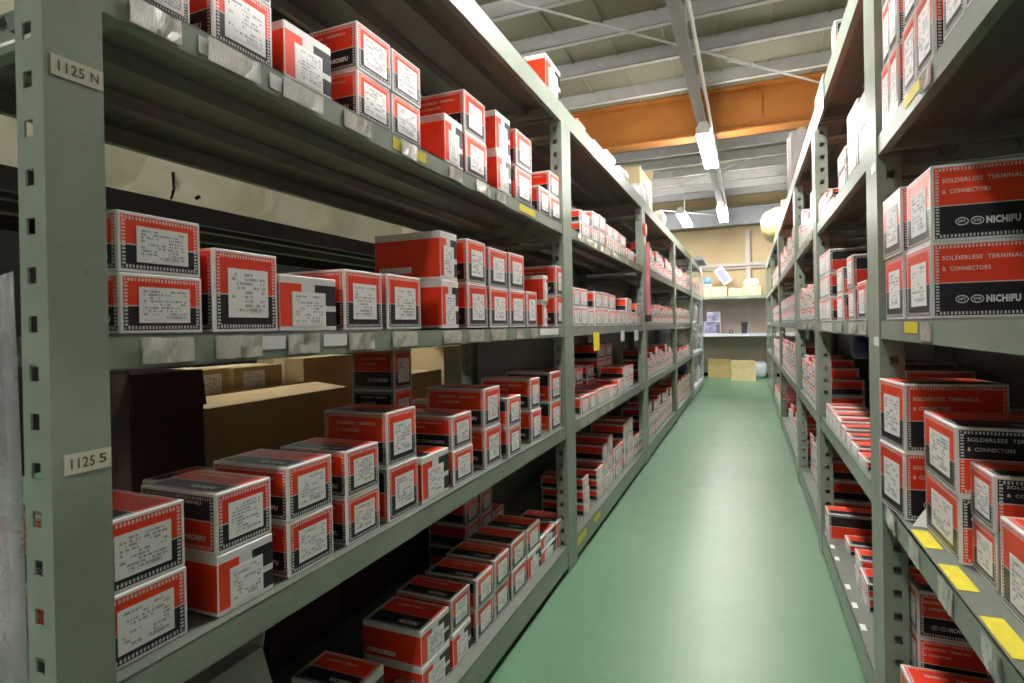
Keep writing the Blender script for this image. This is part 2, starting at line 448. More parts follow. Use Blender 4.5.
for k, y in enumerate((1.5, 6.)):
    lamp(2.0, y, ZL, 'twin tube lamp over the neighbouring right aisle, %s from the camera' % ORD[k])

# ------------------------------------------------------------------ racks
LEV = {5: 1.812, 4: 1.343, 3: .948, 2: .562, 1: .105}
LIP = {5: .074, 4: .040, 3: .040, 2: .046, 1: .082}
DEP = .45
PW, PD = .058, .046                    # post: front width, side depth
# local rack frame: x along the aisle (0..len), y into the rack (0 = front face), z up
_posts = {}
def post_mesh(h, mat='steel', mirror=False):
    k = (round(h, 3), mat, mirror)
    if k in _posts: return _posts[k]
    m = MB(); t = .0022
    s = -1 if mirror else 1
    def bx(x0, x1, y0, y1, z0, z1):
        x0, x1 = (x0, x1) if s > 0 else (-x1, -x0)
        m.box(x0, x1, y0, y1, z0, z1)
    bx(0, PW, 0, t, 0, h)                                  # front plate
    bx(PW-t, PW, t, .014, 0, h)                            # short return
    a, b = PD*.5-.0075+.003, PD*.5+.0075+.003              # holes in the side flange
    bx(0, t, t, a, 0, h); bx(0, t, b, PD, 0, h)
    z, prev = .06, 0
    while z < h-.02:
        bx(0, t, a, b, prev, z-.0085); prev = z+.0085; z += .05
    bx(0, t, a, b, prev, h)
    _posts[k] = m.mesh('post', [mat]); return _posts[k]
_shelf = {}
def shelf_mesh(L, lip, lo, hi, mat):
    k = (round(L, 3), lip, round(lo, 3), mat)
    if k in _shelf: return _shelf[k]
    m = MB(); t = .002; x0, x1 = lo, L-hi
    m.box(x0, x1, .003, .003+t, -lip, 0)                       # front lip
    m.box(x0, x1, .003, .020, -lip, -lip+t)                    # its return
    m.box(x0, x1, .003, DEP-.003, -.003, 0, 1)                 # deck
    m.box(x0, x1, DEP-.005, DEP-.003, -min(lip, .045), 0)
    m.box(x0, x1, DEP-.02, DEP-.003, -min(lip, .045), -min(lip, .045)+t)
    for y in (.15, .29):                                       # hat stiffeners under the deck
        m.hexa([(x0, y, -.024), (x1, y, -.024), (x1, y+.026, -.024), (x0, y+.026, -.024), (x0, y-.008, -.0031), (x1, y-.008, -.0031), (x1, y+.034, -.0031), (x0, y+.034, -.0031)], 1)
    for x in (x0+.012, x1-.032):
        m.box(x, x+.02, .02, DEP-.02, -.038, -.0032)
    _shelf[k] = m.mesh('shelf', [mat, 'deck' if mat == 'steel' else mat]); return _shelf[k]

def sleeve_mesh(seed):
    random.seed(seed); m = MB(); n = 6; H = .03
    pts = [[(i/n, -rr(.0005, .004), (j/2-.5)*H+rr(-.001, .001)) for i in range(n+1)] for j in range(3)]
    for j in range(2):
        for i in range(n): m.face([pts[j][i], pts[j][i+1], pts[j+1][i+1], pts[j+1][i]])
    m.face([(0, 0, -.5*H), (0, 0, .5*H), (1, 0, .5*H), (1, 0, -.5*H)])
    return m.mesh('label_sleeve', ['sleeve'])
SLEEVES = [sleeve_mesh(s) for s in range(4)]
random.seed(11)
mb = MB(); mb.box(0, 1, -.0006, 0, -.5, .5); TAPE = mb.mesh('sticker', ['yellow'])
mb = MB(); mb.box(0, 1, -.0006, 0, -.5, .5); PAPER = mb.mesh('sticker', ['white'])
mb = MB(); mb.box(0, 1, -.0006, 0, -.5, .5); CREAM = mb.mesh('sticker', ['sticker'])

def rack(side, y0, y1, label, singles=(False, False), mat='steel', levels=LEV, group='green steel racks', X=None, panel=None):
    """side -1: left row (front faces +X), +1: right row. y0..y1 along the aisle."""
    L = y1-y0
    if side < 0: r = empty('steel_rack', (XL if X is None else X, y0, 0), math.pi/2)
    else: r = empty('steel_rack', (XR if X is None else X, y1, 0), -math.pi/2)
    tag(r, label, 'rack', group)
    H = LEV[5]-LIP[5]-.001
    near = 0 if side < 0 else L
    for x, mir in ((0, False), (L, True)):
        # flange with the holes always at the camera side of the post
        flange_near = (side < 0)
        for yy in (0, 1):
            if side < 0:
                me = post_mesh(H, mat, False); px = 0 if x == 0 else L-PW
            else:
                me = post_mesh(H, mat, True); px = PW if x == 0 else L
            o = link('post', me, r, (px, 0 if yy == 0 else DEP, 0))
            if yy: o.scale = (1, -1, 1)
    sh = {}
    for lv in levels:
        lo = hi = PW+.001
        if lv == 5: lo = hi = .0005
        o = link('shelf', shelf_mesh(L, LIP[lv], lo, hi, mat), r, (0, 0, levels[lv]))
        sh[lv] = o
    if panel:  # panel added behind the rack to block light
        m = MB(); m.box(.002, L-.002, DEP+.001, DEP+.004, panel[0], panel[1]); link('back_block_panel', m.mesh('back_block_panel', [panel[2]]), r)
    k = ('tie', mat)
    if k not in _shelf:
        m = MB(); m.tube((0, .05, 0), (0, DEP-.05, 0), .009, 8); _shelf[k] = m.mesh('side_tie', [mat])
    for x in (.03, L-.03):
        for z in (1.27, 1.69): link('side_tie', _shelf[k], r, (x, 0, z))
    return r, sh
def lx(side, r, Y):
    "world Y -> local x of a rack"
    return Y-r.location.y if side < 0 else r.location.y-Y
def on_lip(side, r, sh, lv, ua, ub, kind='sleeve', dz=0, hh=1.0):
    X = XL if side < 0 else XR
    v = 330
    Z = LEV[lv]-LIP[lv]/2
    def Yat(u):
        # find the place on the lip line that shows at column u
        d0 = ray(u, 100); d1 = ray(u, 600)
        lo, hi = 0., 1.
        P0, P1 = CAM+d0*(X/d0.x), CAM+d1*(X/d1.x)
        t = (Z-P0.z)/(P1.z-P0.z)
        v = 100+500*t
        for _ in range(6):
            P = atX(u, v, X); dv = (P.z-Z); Q = atX(u, v+1, X); v += dv/(P.z-Q.z)
        return atX(u, v, X).y
    a, b = lx(side, r, Yat(ua)), lx(side, r, Yat(ub))
    a, b = min(a, b), max(a, b)
    if kind == 'sleeve':
        o = link('label_sleeve', random.choice(SLEEVES), sh[lv], (a, .0025, -LIP[lv]/2+dz)); o.scale = (b-a, 1, hh*min(1.15, LIP[lv]/.04))
    else:
        o = link('sticker', {'yellow': TAPE, 'white': PAPER, 'cream': CREAM}[kind], sh[lv], (a, .0026, -LIP[lv]/2+dz)); o.scale = (b-a, 1, .022*hh)
    return o

YA = .348                                     # near edge of the first left post
BAY = [YA, 2.148, 3.948, 5.732, 7.53, 9.30]
NB = ['nearest', 'second', 'third', 'fourth', 'fifth']
LR = []
for i in range(4):
    LR.append(rack(-1, BAY[i], BAY[i+1], ['green steel rack nearest on the left, its first post stickered 1125',
        'green steel rack on the left between the second and third posts', 'green steel rack third along the left side, with the pink tube',
        'green steel rack fourth along the left side'][i], panel=None if i == 0 else (.03, 1.74, 'deck')))
LR.append(rack(-1, BAY[4]+.02, BAY[5], 'white steel rack at the far end of the left row', mat='wsteel', group='white steel racks', panel=(.03, 1.74, 'wsteel')))
RB = [-.20, 1.494, 2.66, 3.74, 5.66, 7.54, 9.35]
RR = []
for i in range(6):
    RR.append(rack(1, RB[i], RB[i+1], 'green steel rack on the right, %s along from the camera' % ORD[i], panel=(.03, 1.74, 'kraft_and_shade' if i == 0 else 'deck')))  # first panel dark brown: the shade behind the shelves put into its colour

# post stickers 1125 on the first left post
post = [c for c in LR[0][0].children if c.name.startswith('post')][0]
for (ua, va, ub, vb, body) in ((52, 64, 104, 82, '1125'), (64, 466, 111, 456, '1125')):
    a, b = atX(ua, va, XL), atX(ub, vb, XL)
    zc = (a.z+b.z)/2; w = min(abs(b.y-a.y), PW-.001); x = max(.0005, a.y-YA)
    x = min(x, PW-w-.0005)
    o = link('sticker', CREAM, post, (x, -.0002, zc)); o.scale = (w, 1, .021)
    put_text(text_mesh(body, .015, 'ink_dark'), post, (x+.006, -.0012, zc-.0055), (1, 0, 0), (0, 0, 1), w*.5, .011)
    put_text(text_mesh('5' if va > 300 else 'N', .015, 'ink_dark'), post, (x+w-.013, -.0012, zc-.0045), (1, 0, 0), (0, 0, 1), .008, .010)
# sleeves and stickers on the lips
for lv, L in ((4, [(131, 181), (209, 260), (284, 323), (345, 372), (450, 463), (477, 490), (497, 506)]),
              (3, [(143, 195), (217, 262), (289, 320), (350, 375), (393, 418), (444, 462), (470, 484), (492, 506), (517, 524), (532, 538)])):
    for a, b in L: on_lip(-1, *LR[0], lv, a, b)
for a, b in ((394, 402), (419, 427), (520, 536)): on_lip(-1, *LR[0], 4, a, b, 'yellow', 0, 1.0)
on_lip(-1, *LR[0], 4, 402, 418, 'sleeve')
for a, b in ((262, 287), (325, 348)): on_lip(-1, *LR[0], 3, a, b, 'white', .004, .9)
on_lip(-1, *LR[0], 3, 541, 559, 'white', .002, 1.0); on_lip(-1, *LR[0], 4, 271, 283, 'white', 0, 1)
on_lip(-1, *LR[0], 4, 200, 209, 'white', 0, 1)
for lv, L in ((4, [(578, 586), (588, 597), (600, 610), (613, 620), (623, 629)]), (2, [(580, 586), (589, 596), (600, 606), (609, 614)])):
    for a, b in L: on_lip(-1, *LR[1], lv, a, b)
on_lip(-1, *LR[1], 1, 578, 587, 'yellow', .01, 1.4); on_lip(-1, *LR[1], 1, 595, 601, 'yellow', .01, 1.2)
on_lip(1, *RR[0], 3, 903, 916, 'yellow', .006, .9); on_lip(1, *RR[0], 3, 920, 930, 'sleeve')
on_lip(1, *RR[0], 4, 903, 918, 'yellow', .008, .9); on_lip(1, *RR[0], 4, 920, 930, 'sleeve')
for a, b in ((886, 895), (909, 918), (938, 951), (981, 999)): on_lip(1, *RR[0], 2, a, b, 'sleeve', 0, 1.1)
for a, b in ((822, 832), (836, 842), (848, 856), (858, 866)): on_lip(1, *RR[1], 3, a, b)
for lv in (3, 4):
    for a, b in ((803, 806), (808, 812)): on_lip(1, *RR[2], lv, a, b)
# yellow slips lying on the second right shelf
for k, (p, q) in enumerate((((913, 530), (934, 549)), ((945, 565), (973, 592)), ((985, 617), (1020, 660)))):
    a, b = atZ(*p, LEV[2]), atZ(*q, LEV[2])
    sh = RR[0][1][2]; m = MB(); y0, y1 = min(a.y, b.y), max(a.y, b.y)
    xx0, xx1 = lx(1, RR[0][0], y1), lx(1, RR[0][0], y0)
    m.box(xx0, xx1, .008, .034, .0004, .001); link('sticker', m.mesh('sticker', ['yellow']), sh)
for (u, v) in ((828, 534), (835, 547), (839, 559), (849, 587), (858, 606), (866, 628)):
    q = atZ(u, v, LEV[1]); sh = RR[1][1][1]; m = MB(); x = lx(1, RR[1][0], q.y)
    m.box(x-.018, x+.018, .010, .024, .0004, .001); link('sticker', m.mesh('sticker', ['white']), sh)
post = [c for c in RR[0][0].children if c.name.startswith('post')][0]
for v in (167, 341):
    z = atX(875, v, XR).z
    o = link('sticker', PAPER, post, (-PW+.004, -.0002, z)); o.scale = (PW-.008, 1, .02)
# white price tags hanging under the third left shelf, yellow one too
for (u0, u1, v0, v1, mt) in ((593, 599, 337, 350, 'yellow'), (620.5, 624, 334, 341, 'white'), (634, 638, 333, 340, 'white')):
    a, b = atX(u0, v0, XL), atX(u1, v1, XL)
    m = MB(); m.box(0, b.y-a.y, -.001, 0, b.z, LEV[3]-LIP[3]+.01)
    o = link('price_tag', m.mesh('price_tag', [mt]), None, (XL+.0022, a.y, 0), math.pi/2)
    tag(o, {'yellow': 'yellow tag hanging below the third shelf of the second left rack'}.get(mt, 'white tag under third left shelf, %s the second-third rack post' % ('well before' if u0 < 630 else 'close to')), 'tag')

# ------------------------------------------------------------------ cartons
_cm = {}
CH = .0014
def chamfer_box(m, w, d, h, facefn):
    """carton body: x -w/2..w/2, y 0..d, z 0..h; facefn(axis, sign, quad pts(4, seen from outside: bl br tr tl), (fw, fh))"""
    c = CH; H = (w/2, d/2, h/2); C = (0, d/2, h/2)
    def P(ax, s):      # vertex of face axis ax at corner signs s
        return tuple(C[i]+s[i]*(H[i] if i == ax else H[i]-c) for i in range(3))
    spec = {(1, -1): ((-1, -1, -1), (1, -1, -1), (1, -1, 1), (-1, -1, 1)), (1, 1): ((1, 1, -1), (-1, 1, -1), (-1, 1, 1), (1, 1, 1)),
            (0, -1): ((-1, 1, -1), (-1, -1, -1), (-1, -1, 1), (-1, 1, 1)), (0, 1): ((1, -1, -1), (1, 1, -1), (1, 1, 1), (1, -1, 1)),
            (2, 1): ((-1, -1, 1), (1, -1, 1), (1, 1, 1), (-1, 1, 1)), (2, -1): ((-1, 1, -1), (1, 1, -1), (1, -1, -1), (-1, -1, -1))}
    for (ax, sg), q in spec.items():
        dims = {1: (w, h), 0: (d, h), 2: (w, d)}[ax]
        facefn(ax, sg, [P(ax, s) for s in q], dims)
    ctr = Vector(C)
    def out(pts):
        v = [Vector(p) for p in pts]; nn = (v[1]-v[0]).cross(v[2]-v[0]); mid = sum(v, Vector())/len(v)-ctr
        m.face(pts if nn.dot(mid) > 0 else pts[::-1], 0)
    for a, b in ((0, 1), (0, 2), (1, 2)):
        o = 3-a-b
        for sa in (-1, 1):
            for sb in (-1, 1):
                s0 = [0]*3; s0[a] = sa; s0[b] = sb; s1 = list(s0); s0[o] = -1; s1[o] = 1
                out([P(a, s0), P(a, s1), P(b, s1), P(b, s0)])
    for sx in (-1, 1):
        for sy in (-1, 1):
            for sz in (-1, 1): out([P(i, (sx, sy, sz)) for i in range(3)])
U4 = [(0, 0), (1, 0), (1, 1), (0, 1)]
def grid_face(m, pts, xs, ys, fn, dims):
    bl, br, tr, tl = [Vector(p) for p in pts]
    def P(x, y): return bl*(1-x)*(1-y)+br*x*(1-y)+tr*x*y+tl*(1-x)*y
    for i in range(len(xs)-1):
        for j in range(len(ys)-1):
            a, b, c, d = xs[i], xs[i+1], ys[j], ys[j+1]
            m.face([P(a, c), P(b, c), P(b, d), P(a, d)], fn((a+b)/2, (c+d)/2), [(a, c), (b, c), (b, d), (a, d)], dims)
MATS = ['card', 'print', 'red', 'black', 'label']
def fB(x, y):
    if y < .07 or y > .87: return 0
    if x < .19 or (x < .36 and y > .72): return 2
    if (x > .60 and y > .72) or (x > .80 and not (.36 < y < .47)): return 3
    return 0
def carton_mesh(kind, w, d, h, near, flip):
    w, d, h = round(w, 3), round(d, 3), round(h, 3)
    k = (kind, w, d, h, near, flip)
    if k in _cm: return _cm[k]
    m = MB()
    def ff(ax, sg, pts, dims):
        if ax == 2 and sg < 0: m.face(pts, 0, U4, dims); return
        if ax == 2:
            uv = [(0, 0), (0, 1), (1, 1), (1, 0)] if near < 0 else [(1, 1), (1, 0), (0, 0), (0, 1)]
            m.face(pts, 1, uv, (d, w)); return
        if ax == 1 and sg < 0:
            if kind == 'A': m.face(pts, 1, U4, dims)
            elif kind == 'B': grid_face(m, pts, [0, .19, .36, .60, .80, 1], [0, .07, .36, .47, .72, .87, 1], fB, dims)
            else:           # small far carton: frame, red, black and its label in the print
                def f(x, y):
                    if x < .06 or x > .94 or y < .04 or y > .96: return 0
                    if .16 < x < .86 and .17 < y < .80: return 4
                    return 2 if y > .44 else 3
                grid_face(m, pts, [0, .06, .16, .86, .94, 1], [0, .04, .17, .44, .80, .96, 1], f, dims)
            return
        if kind == 'B' and ax == 0:
            grid_face(m, pts, [0, 1], [0, .05, .86, 1], lambda x, y: 2 if .05 < y < .86 else 0, dims); return
        uv = [(0, 1), (1, 1), (1, 0), (0, 0)] if (flip and ax == 0) else U4
        m.face(pts, 1, uv, dims)
    chamfer_box(m, w, d, h, ff)
    _cm[k] = m.mesh('terminal_carton', MATS); return _cm[k]
mb = MB(); mb.box(-.5, .5, -.0005, 0, 0, 1); LABEL = mb.mesh('label', ['label'])
T1, T2, TN = text_mesh('SOLDERLESS  TERMINALS', .012), text_mesh('&  CONNECTORS', .012), text_mesh('NICHIFU', .05)
O1, O2 = oval_mark('DPT'), oval_mark('DTB')
mb = MB(); mb.face([(0, 0, 0), (1, 0, 0), (1, 1, 0), (0, 1, 0)], 0, [(.1, .25), (.9, .25), (.9, .45), (.1, .45)]); STRIP = mb.mesh('side_label', ['label'])
LVN = {1: 'lowest shelf', 2: 'second shelf', 3: 'third shelf', 4: 'fourth shelf', 5: 'rack top'}
SPECS = []
def carton(*a, **k): SPECS.append((a, k, rr(-1.2, 1.2), k.pop('weight', 1)))
def build_carton(yawj, side, kind, X, y0, y1, z, h, d, label, detail=2, flip=False, jit=1.0, group='terminal cartons', lab=None, yaw=0):
    """one carton with its front at X, between y0 and y1 along the aisle, standing on z"""
    w = max(.02, y1-y0)
    near = -1 if side < 0 else 1
    me = carton_mesh(kind if detail else 'F', w, d, h, near, flip)
    rz = (math.pi/2 if side < 0 else -math.pi/2) + math.radians(yawj*jit+yaw)
    o = link('terminal_carton', me, None, (X, (y0+y1)/2, z), rz)
    tag(o, label, 'box', group)
    if detail and kind in 'AB':
        if kind == 'A':
            lw, lh, lx0, lz0 = lab or (.62, .60, .02, .18)
            l = link('label', LABEL, o, (w*lx0, 0, h*lz0)); l.scale = (w*lw, 1, h*lh)
        else:
            l = link('label', LABEL, o, (w*.0, 0, h*.09)); l.scale = (w*.58, 1, h*.61)
    if detail >= 2:
        # print on the side that faces the camera
        s = near; x = s*(w/2+.0004)
        Xd = (0, -1, 0) if s < 0 else (0, 1, 0); Yd = (0, 0, 1)
        sh_ = .20 if s < 0 else 0                          # the two sides are laid out differently
        def at(t): return d*(1-t) if s < 0 else d*t       # t: 0 at the left end as read
        if kind == 'A':
            if not flip: a, b, c_ = .76, .62, .20
            else: a, b, c_ = .80, .66, .20
            put_text(T1, o, (x, at(.09+sh_*.6), h*a), Xd, Yd, d*.62, h*.055)
            put_text(T2, o, (x, at(.09+sh_*.6), h*b), Xd, Yd, d*.36, h*.055)
            put_text(TN, o, (x, at(.415+sh_), h*c_), Xd, Yd, d*.25, h*.095)
            put_text(O1, o, (x, at(.185+sh_), h*(c_-.005)), Xd, Yd, d*.10, h*.105, 'emblem')
            put_text(O2, o, (x, at(.30+sh_), h*(c_-.005)), Xd, Yd, d*.10, h*.105, 'emblem')
        else:
            put_text(STRIP, o, (x, at(.07), h*.16), Xd, Yd, d*.50, h*.13, 'side_label')
        if z+h < EYE:       # the lid can be seen: its black half carries the name
            xt = s*(w*.34); Yt = (1, 0, 0) if s < 0 else (-1, 0, 0)
            put_text(TN, o, (xt if s < 0 else xt, at(.52), h+.0004), Xd, Yt, d*.32, w*.12)
            put_text(T1, o, (s*(-w*.22), at(.2), h+.0004), Xd, Yt, d*.5, w*.07)
    return o

KIND = {'A': 'red and black carton', 'B': 'white carton with stepped print'}
BAYN = {}
def stacks(side, level, bayname, rows, setb=.015, depth=.2, detail=2, row='', flipat=()):
    """rows: (kinds bottom-to-top, uFar/uLeft.., see below)  left rack: uL<uR are the near and far edges of the front;
       right rack: uF<uN are the far and near edges. v = top of the stack at the first edge."""
    Z = LEV[level]
    for i, q in enumerate(rows):
        kinds, ua, ub, v = q[:4]; opt = q[4] if len(q) > 4 else {}
        X = (XL-opt.get('set', setb)) if side < 0 else (XR+opt.get('set', setb))
        P = atX(ua, v, X); Q = atX(ub, v, X)
        if opt.get('at') == 2: P, Q = atX(ub, v, X), atX(ua, v, X); ztop = P.z
        else: ztop = P.z
        y0, y1 = min(P.y, Q.y), max(P.y, Q.y)
        if 'w' in opt:
            if opt.get('keep') == 'far': y0 = y1-opt['w']
            else: y1 = y0+opt['w']
        n = len(kinds); hs = opt['h'] if 'h' in opt else (ztop-Z)/(opt.get('nl', n))
        zz = Z+.0004
        for j, k in enumerate(kinds):
            fl = (i*7+j*3+level) % 5 == 0 if 'flip' not in opt else bool(opt['flip'][j])
            lay = '' if n == 1 else (['lower of ', 'upper of '][j] if n == 2 else ['bottom of ', 'second of ', 'third of ', 'fourth of ', 'fifth of '][j])
            lab = '%s, %s%s %sstack, %s, %s' % (KIND[k], lay, ORD[min(i, 24)], row, LVN[level], bayname)
            g = .0015
            if level < 5 and zz+hs > LEV[level+1]-LIP[level+1]-.004: break
            dj = rr(-.003, .003)*opt.get('j', 1) if j else 0
            carton(side, k, X + dj, y0+g/2, y1-g/2, zz, hs-.0006, opt.get('d', depth), lab, opt.get('detail', detail), fl, opt.get('jit', .6 if n > 1 else 1), lab=opt.get('lab'), yaw=opt.get('yaw', 0))
            zz += hs
NL, NR = 'nearest left rack', 'nearest right rack'
big = (.68, .66, .02, .15)
# left rack, nearest bay
stacks(-1, 4, NL, [
    ('A', 140, 189, -52, {'lab': big}),
    ('AA', 212, 272.5, 8, {'at': 2, 'nl': 1, 'lab': big, 'flip': (0, 0)}),
    ('B', 283.5, 330.5, 17.5),
    ('AA', 355.7, 389, 19.5, {'lab': big, 'flip': (0, 0)}), ('AA', 390.5, 419, 47, {'lab': big}),
    ('B', 444, 462.5, 112), ('AA', 464.5, 485.5, 88, {'flip': (0, 0)}), ('BB', 496, 510, 109), ('AA', 515, 530.5, 128),
    ('A', 539.5, 549, 185, {'d': .15}), ('AA', 550, 560, 170, {'flip': (0, 0)})], .012, .16)
stacks(-1, 3, NL, [
    ('AA', 116.5, 201, 208.2, {'d': .12, 'flip': (0, 0)}), ('A', 212, 277, 247, {'flip': (0,), 'd': .2}), ('B', 279, 335.5, 273.5), ('A', 343.5, 382, 268.5, {'flip': (0,)}), ('A', 387, 420, 273.5, {'flip': (0,)}),
    ('BB', 440.5, 457.5, 230, {'d': .185}), ('AA', 467, 486, 238, {'flip': (0, 0)}), ('AA', 489, 507.3, 246.5, {'flip': (0, 0)}), ('AA', 509, 524, 251.8, {'flip': (0, 0)}),
    ('A', 526.6, 536.8, 291), ('BB', 542.3, 547, 275), ('AA', 555.6, 565, 265, {'flip': (0, 0)})], .012, .18)
stacks(-1, 2, NL, [
    ('AA', 106, 186, 499, {'at': 2, 'w': .113, 'keep': 'far', 'flip': (0, 0), 'set': .025}), ('BA', 215.5, 272.5, 494.6, {'flip': (0, 1), 'd': .15}),
    ('AA', 287, 332.5, 468, {'flip': (0, 0), 'd': .16}), ('AA', 345.5, 379, 452, {'flip': (0, 0), 'd': .155}), ('AA', 387, 417, 413, {'flip': (1, 0), 'd': .155}), ('B', 421.5, 449, 458),
    ('AA', 452.7, 472.5, 416.6, {'flip': (0, 0)}), ('AA', 484.3, 500.5, 389, {'flip': (0, 0)}), ('AA', 508, 520.5, 398, {'set': .008, 'flip': (0, 1)}), ('AA', 531, 540.5, 379, {'flip': (0, 0)}), ('AA', 550.3, 560.3, 372.7, {'flip': (1, 1)})], .018, .18)
stacks(-1, 1, NL, [
    ('B', 352, 385, 694, {'set': .06, 'd': .15}), ('BB', 421.5, 450, 633), ('BA', 452, 471, 601, {'flip': (0, 0)}), ('AA', 476, 493, 580.5), ('AA', 494, 508.5, 561),
    ('AA', 511.5, 526, 545), ('BA', 527.5, 540.5, 531), ('BB', 541.5, 555.5, 538.5), ('BB', 556, 565.5, 523)], .036, .16)
# second row behind them
NLb = 'nearest left rack'
def back_row(side, level, bayname, items, setb, depth=.18, kinds='A', detail=1):
    """items: (y0, y1, n, h)"""
    for i, (y0, y1, n, h) in enumerate(items):
        for j in range(n):
            lay = '' if n == 1 else ['bottom of ', 'second of ', 'third of ', 'fourth of '][j]
            carton(side, 'A', (XL-setb) if side < 0 else (XR+setb), y0, y1-.0015, LEV[level]+.0004+j*h, h-.0006, depth,
                   '%s, %s%s back-row stack, %s, %s' % (KIND['A'], lay, ORD[i], LVN[level], bayname), detail, (i+j) % 3 == 0, .5, weight=.3)
back_row(-1, 2, NL, [(1.378, 1.48, 2, .0715), (1.56, 1.68, 2, .075), (1.70, 1.80, 2, .07)], .215)
carton(-1, 'A', XL-.186, .675, .782, LEV[2]+.0004, .064, .16, 'lower carton behind the third front stack, second shelf, nearest left rack', 1, False, .4)
carton(-1, 'A', XL-.186, .675, .782, LEV[2]+.065, .064, .16, 'upper carton behind the third front stack, second shelf, nearest left rack', 1, False, .4)
stacks(-1, 2, NL, [('AAA', 393, 411, 350, {'detail': 2, 'd': .14})], .235, .14, row='rear-row ')
back_row(-1, 1, NL, [(1.74, 1.84, 3, .08), (1.86, 1.96, 3, .08), (1.97, 2.07, 2, .07)], .26, .15)
# left rack, second bay
N2 = 'second left rack'
small = (.70, .70, .0, .14)
def S(rows, **k): return [(*r, k) for r in rows]
stacks(-1, 4, N2, S([('AA', 580, 590.5, 209), ('AA', 592, 598, 210.6), ('AA', 598.2, 605, 214), ('AA', 607, 613, 224), ('AA', 613.5, 619, 228), ('AA', 619.5, 625.5, 234), ('A', 627, 634, 248)], lab=small), .012, .16, 1)
stacks(-1, 3, N2, S([('AA', 573.3, 579.7, 287), ('AA', 580.2, 588, 288), ('A', 589, 594, 309.5), ('AA', 594.8, 602, 291), ('AA', 602.3, 608.5, 292), ('AA', 608.8, 615.6, 294), ('A', 616, 621.6, 310), ('A', 622, 626.5, 310.5), ('AA', 627, 632, 298), ('A', 632.4, 635.5, 312), ('AA', 636, 640.7, 303.5)], lab=small), .008, .16, 1)
stacks(-1, 2, N2, S([('A', 581.3, 589.5, 398), ('A', 590, 596.5, 394), ('A', 598, 603.5, 390), ('A', 604, 609, 388), ('A', 609.5, 613.5, 386.5), ('A', 613.8, 617.5, 385.5), ('A', 619.5, 624, 379.5), ('AA', 624.5, 629.3, 367), ('AA', 629.5, 633, 365.5)], lab=small), .02, .15, 1)
back_row(-1, 2, N2, [(2.68, 2.83, 2, .075), (2.9, 3.05, 2, .08), (3.15, 3.3, 2, .08), (3.4, 3.6, 3, .09), (3.62, 3.8, 3, .09)], .2)
stacks(-1, 1, N2, S([('AAA', 584, 589.5, 479), ('AAA', 597.5, 603.5, 470), ('AAA', 604, 608.2, 446), ('AAA', 608.6, 612.5, 437), ('AA', 614, 623, 449), ('AAA', 624.3, 628.5, 425), ('AAA', 629, 633, 420), ('AA', 633.5, 638, 438), ('AA', 638.4, 642, 435)], lab=small), .03, .2, 1)
# small white packs lying behind the front row of the second bay
# right rack, nearest bay
stacks(1, 4, NR, [('AAA', ua, ub, 85, {'h': .122, 'flip': (0, 0, 0), 'lab': big}) for ua, ub in ((881.6, 889), (889.4, 898), (903, 916), (916.5, 934), (944, 966), (967, 1000))], .004, .2)
stacks(1, 3, NR, [('AA', 884, 902, 202, {'flip': (0, 0)}), ('AA', 905, 929.5, 187, {'flip': (0, 0), 'd': .168})], .006, .168)
stacks(1, 2, NR, [('AA', 882.5, 897.5, 378, {'flip': (0, 0), 'set': .002, 'd': .17, 'yaw': 8}), ('AA', 924.5, 957, 410.7, {'flip': (1, 1), 'set': .038, 'd': .165}), ('AA', 971, 995.5, 461, {'flip': (0, 1), 'set': .055, 'd': .165}),
    ('A', 999.5, 1046, 515, {'set': .05, 'flip': (1,), 'lab': (.6, .55, .04, .12)})], .03, .24)
carton(1, 'A', XR+.018, 1.255, 1.385, LEV[1]+.0004, .132, .17, 'red and black carton at the front of the lowest shelf, nearest right rack', 2, True)
back_row(1, 1, NR, [(1.392, 1.488, 3, .095)], .05, .125, detail=2)
# right rack, second bay
N2R = 'second right rack'
stacks(1, 4, N2R, S([('A', 818, 825, 204), ('AA', 826, 833, 199), ('AA', 838, 846, 159), ('AA', 847, 857, 118), ('AA', 858, 867, 104)], lab=small), .008, .16, 1)
stacks(1, 3, N2R, [('AAA', 818.8, 821.8, 257, {'lab': small}), ('AAA', 822, 825.2, 255, {'lab': small}), ('AAA', 825.5, 829, 252, {'lab': small, 'flip': (0, 0, 1)}), ('AA', 836.5, 842, 270, {'lab': small, 'flip': (1, 1)}), ('AA', 847.6, 853.2, 258, {'flip': (1, 1), 'lab': small}), ('A', 857, 866, 283)], .006, .17, 1)
stacks(1, 2, N2R, S([('A', 826, 829, 403), ('A', 829.2, 832.4, 407), ('A', 832.6, 836.4, 412), ('A', 836.6, 840.6, 417), ('A', 841, 845.5, 424), ('A', 846, 851, 432), ('A', 851.4, 857.5, 441), ('A', 858, 866, 452)], lab=small), .012, .12, 1)
back_row(1, 2, N2R, [(1.6, 1.74, 2, .075), (1.78, 1.9, 2, .08), (1.95, 2.1, 2, .07), (2.15, 2.3, 3, .075), (2.32, 2.46, 3, .08)], .20)
stacks(1, 1, N2R, [('A', 824.6, 828, 505, {'flip': (1,), 'set': .012}), ('A', 844.5, 849, 534.5, {'set': .06}), ('AA', 854, 859.5, 548, {'set': .045}), ('AA', 860, 867.5, 567, {'set': .045})], .03, .2, 1)
back_row(1, 1, N2R, [(1.62, 1.76, 3, .08), (1.8, 1.95, 2, .08), (2.0, 2.15, 3, .08), (2.2, 2.4, 2, .09)], .275, .16)

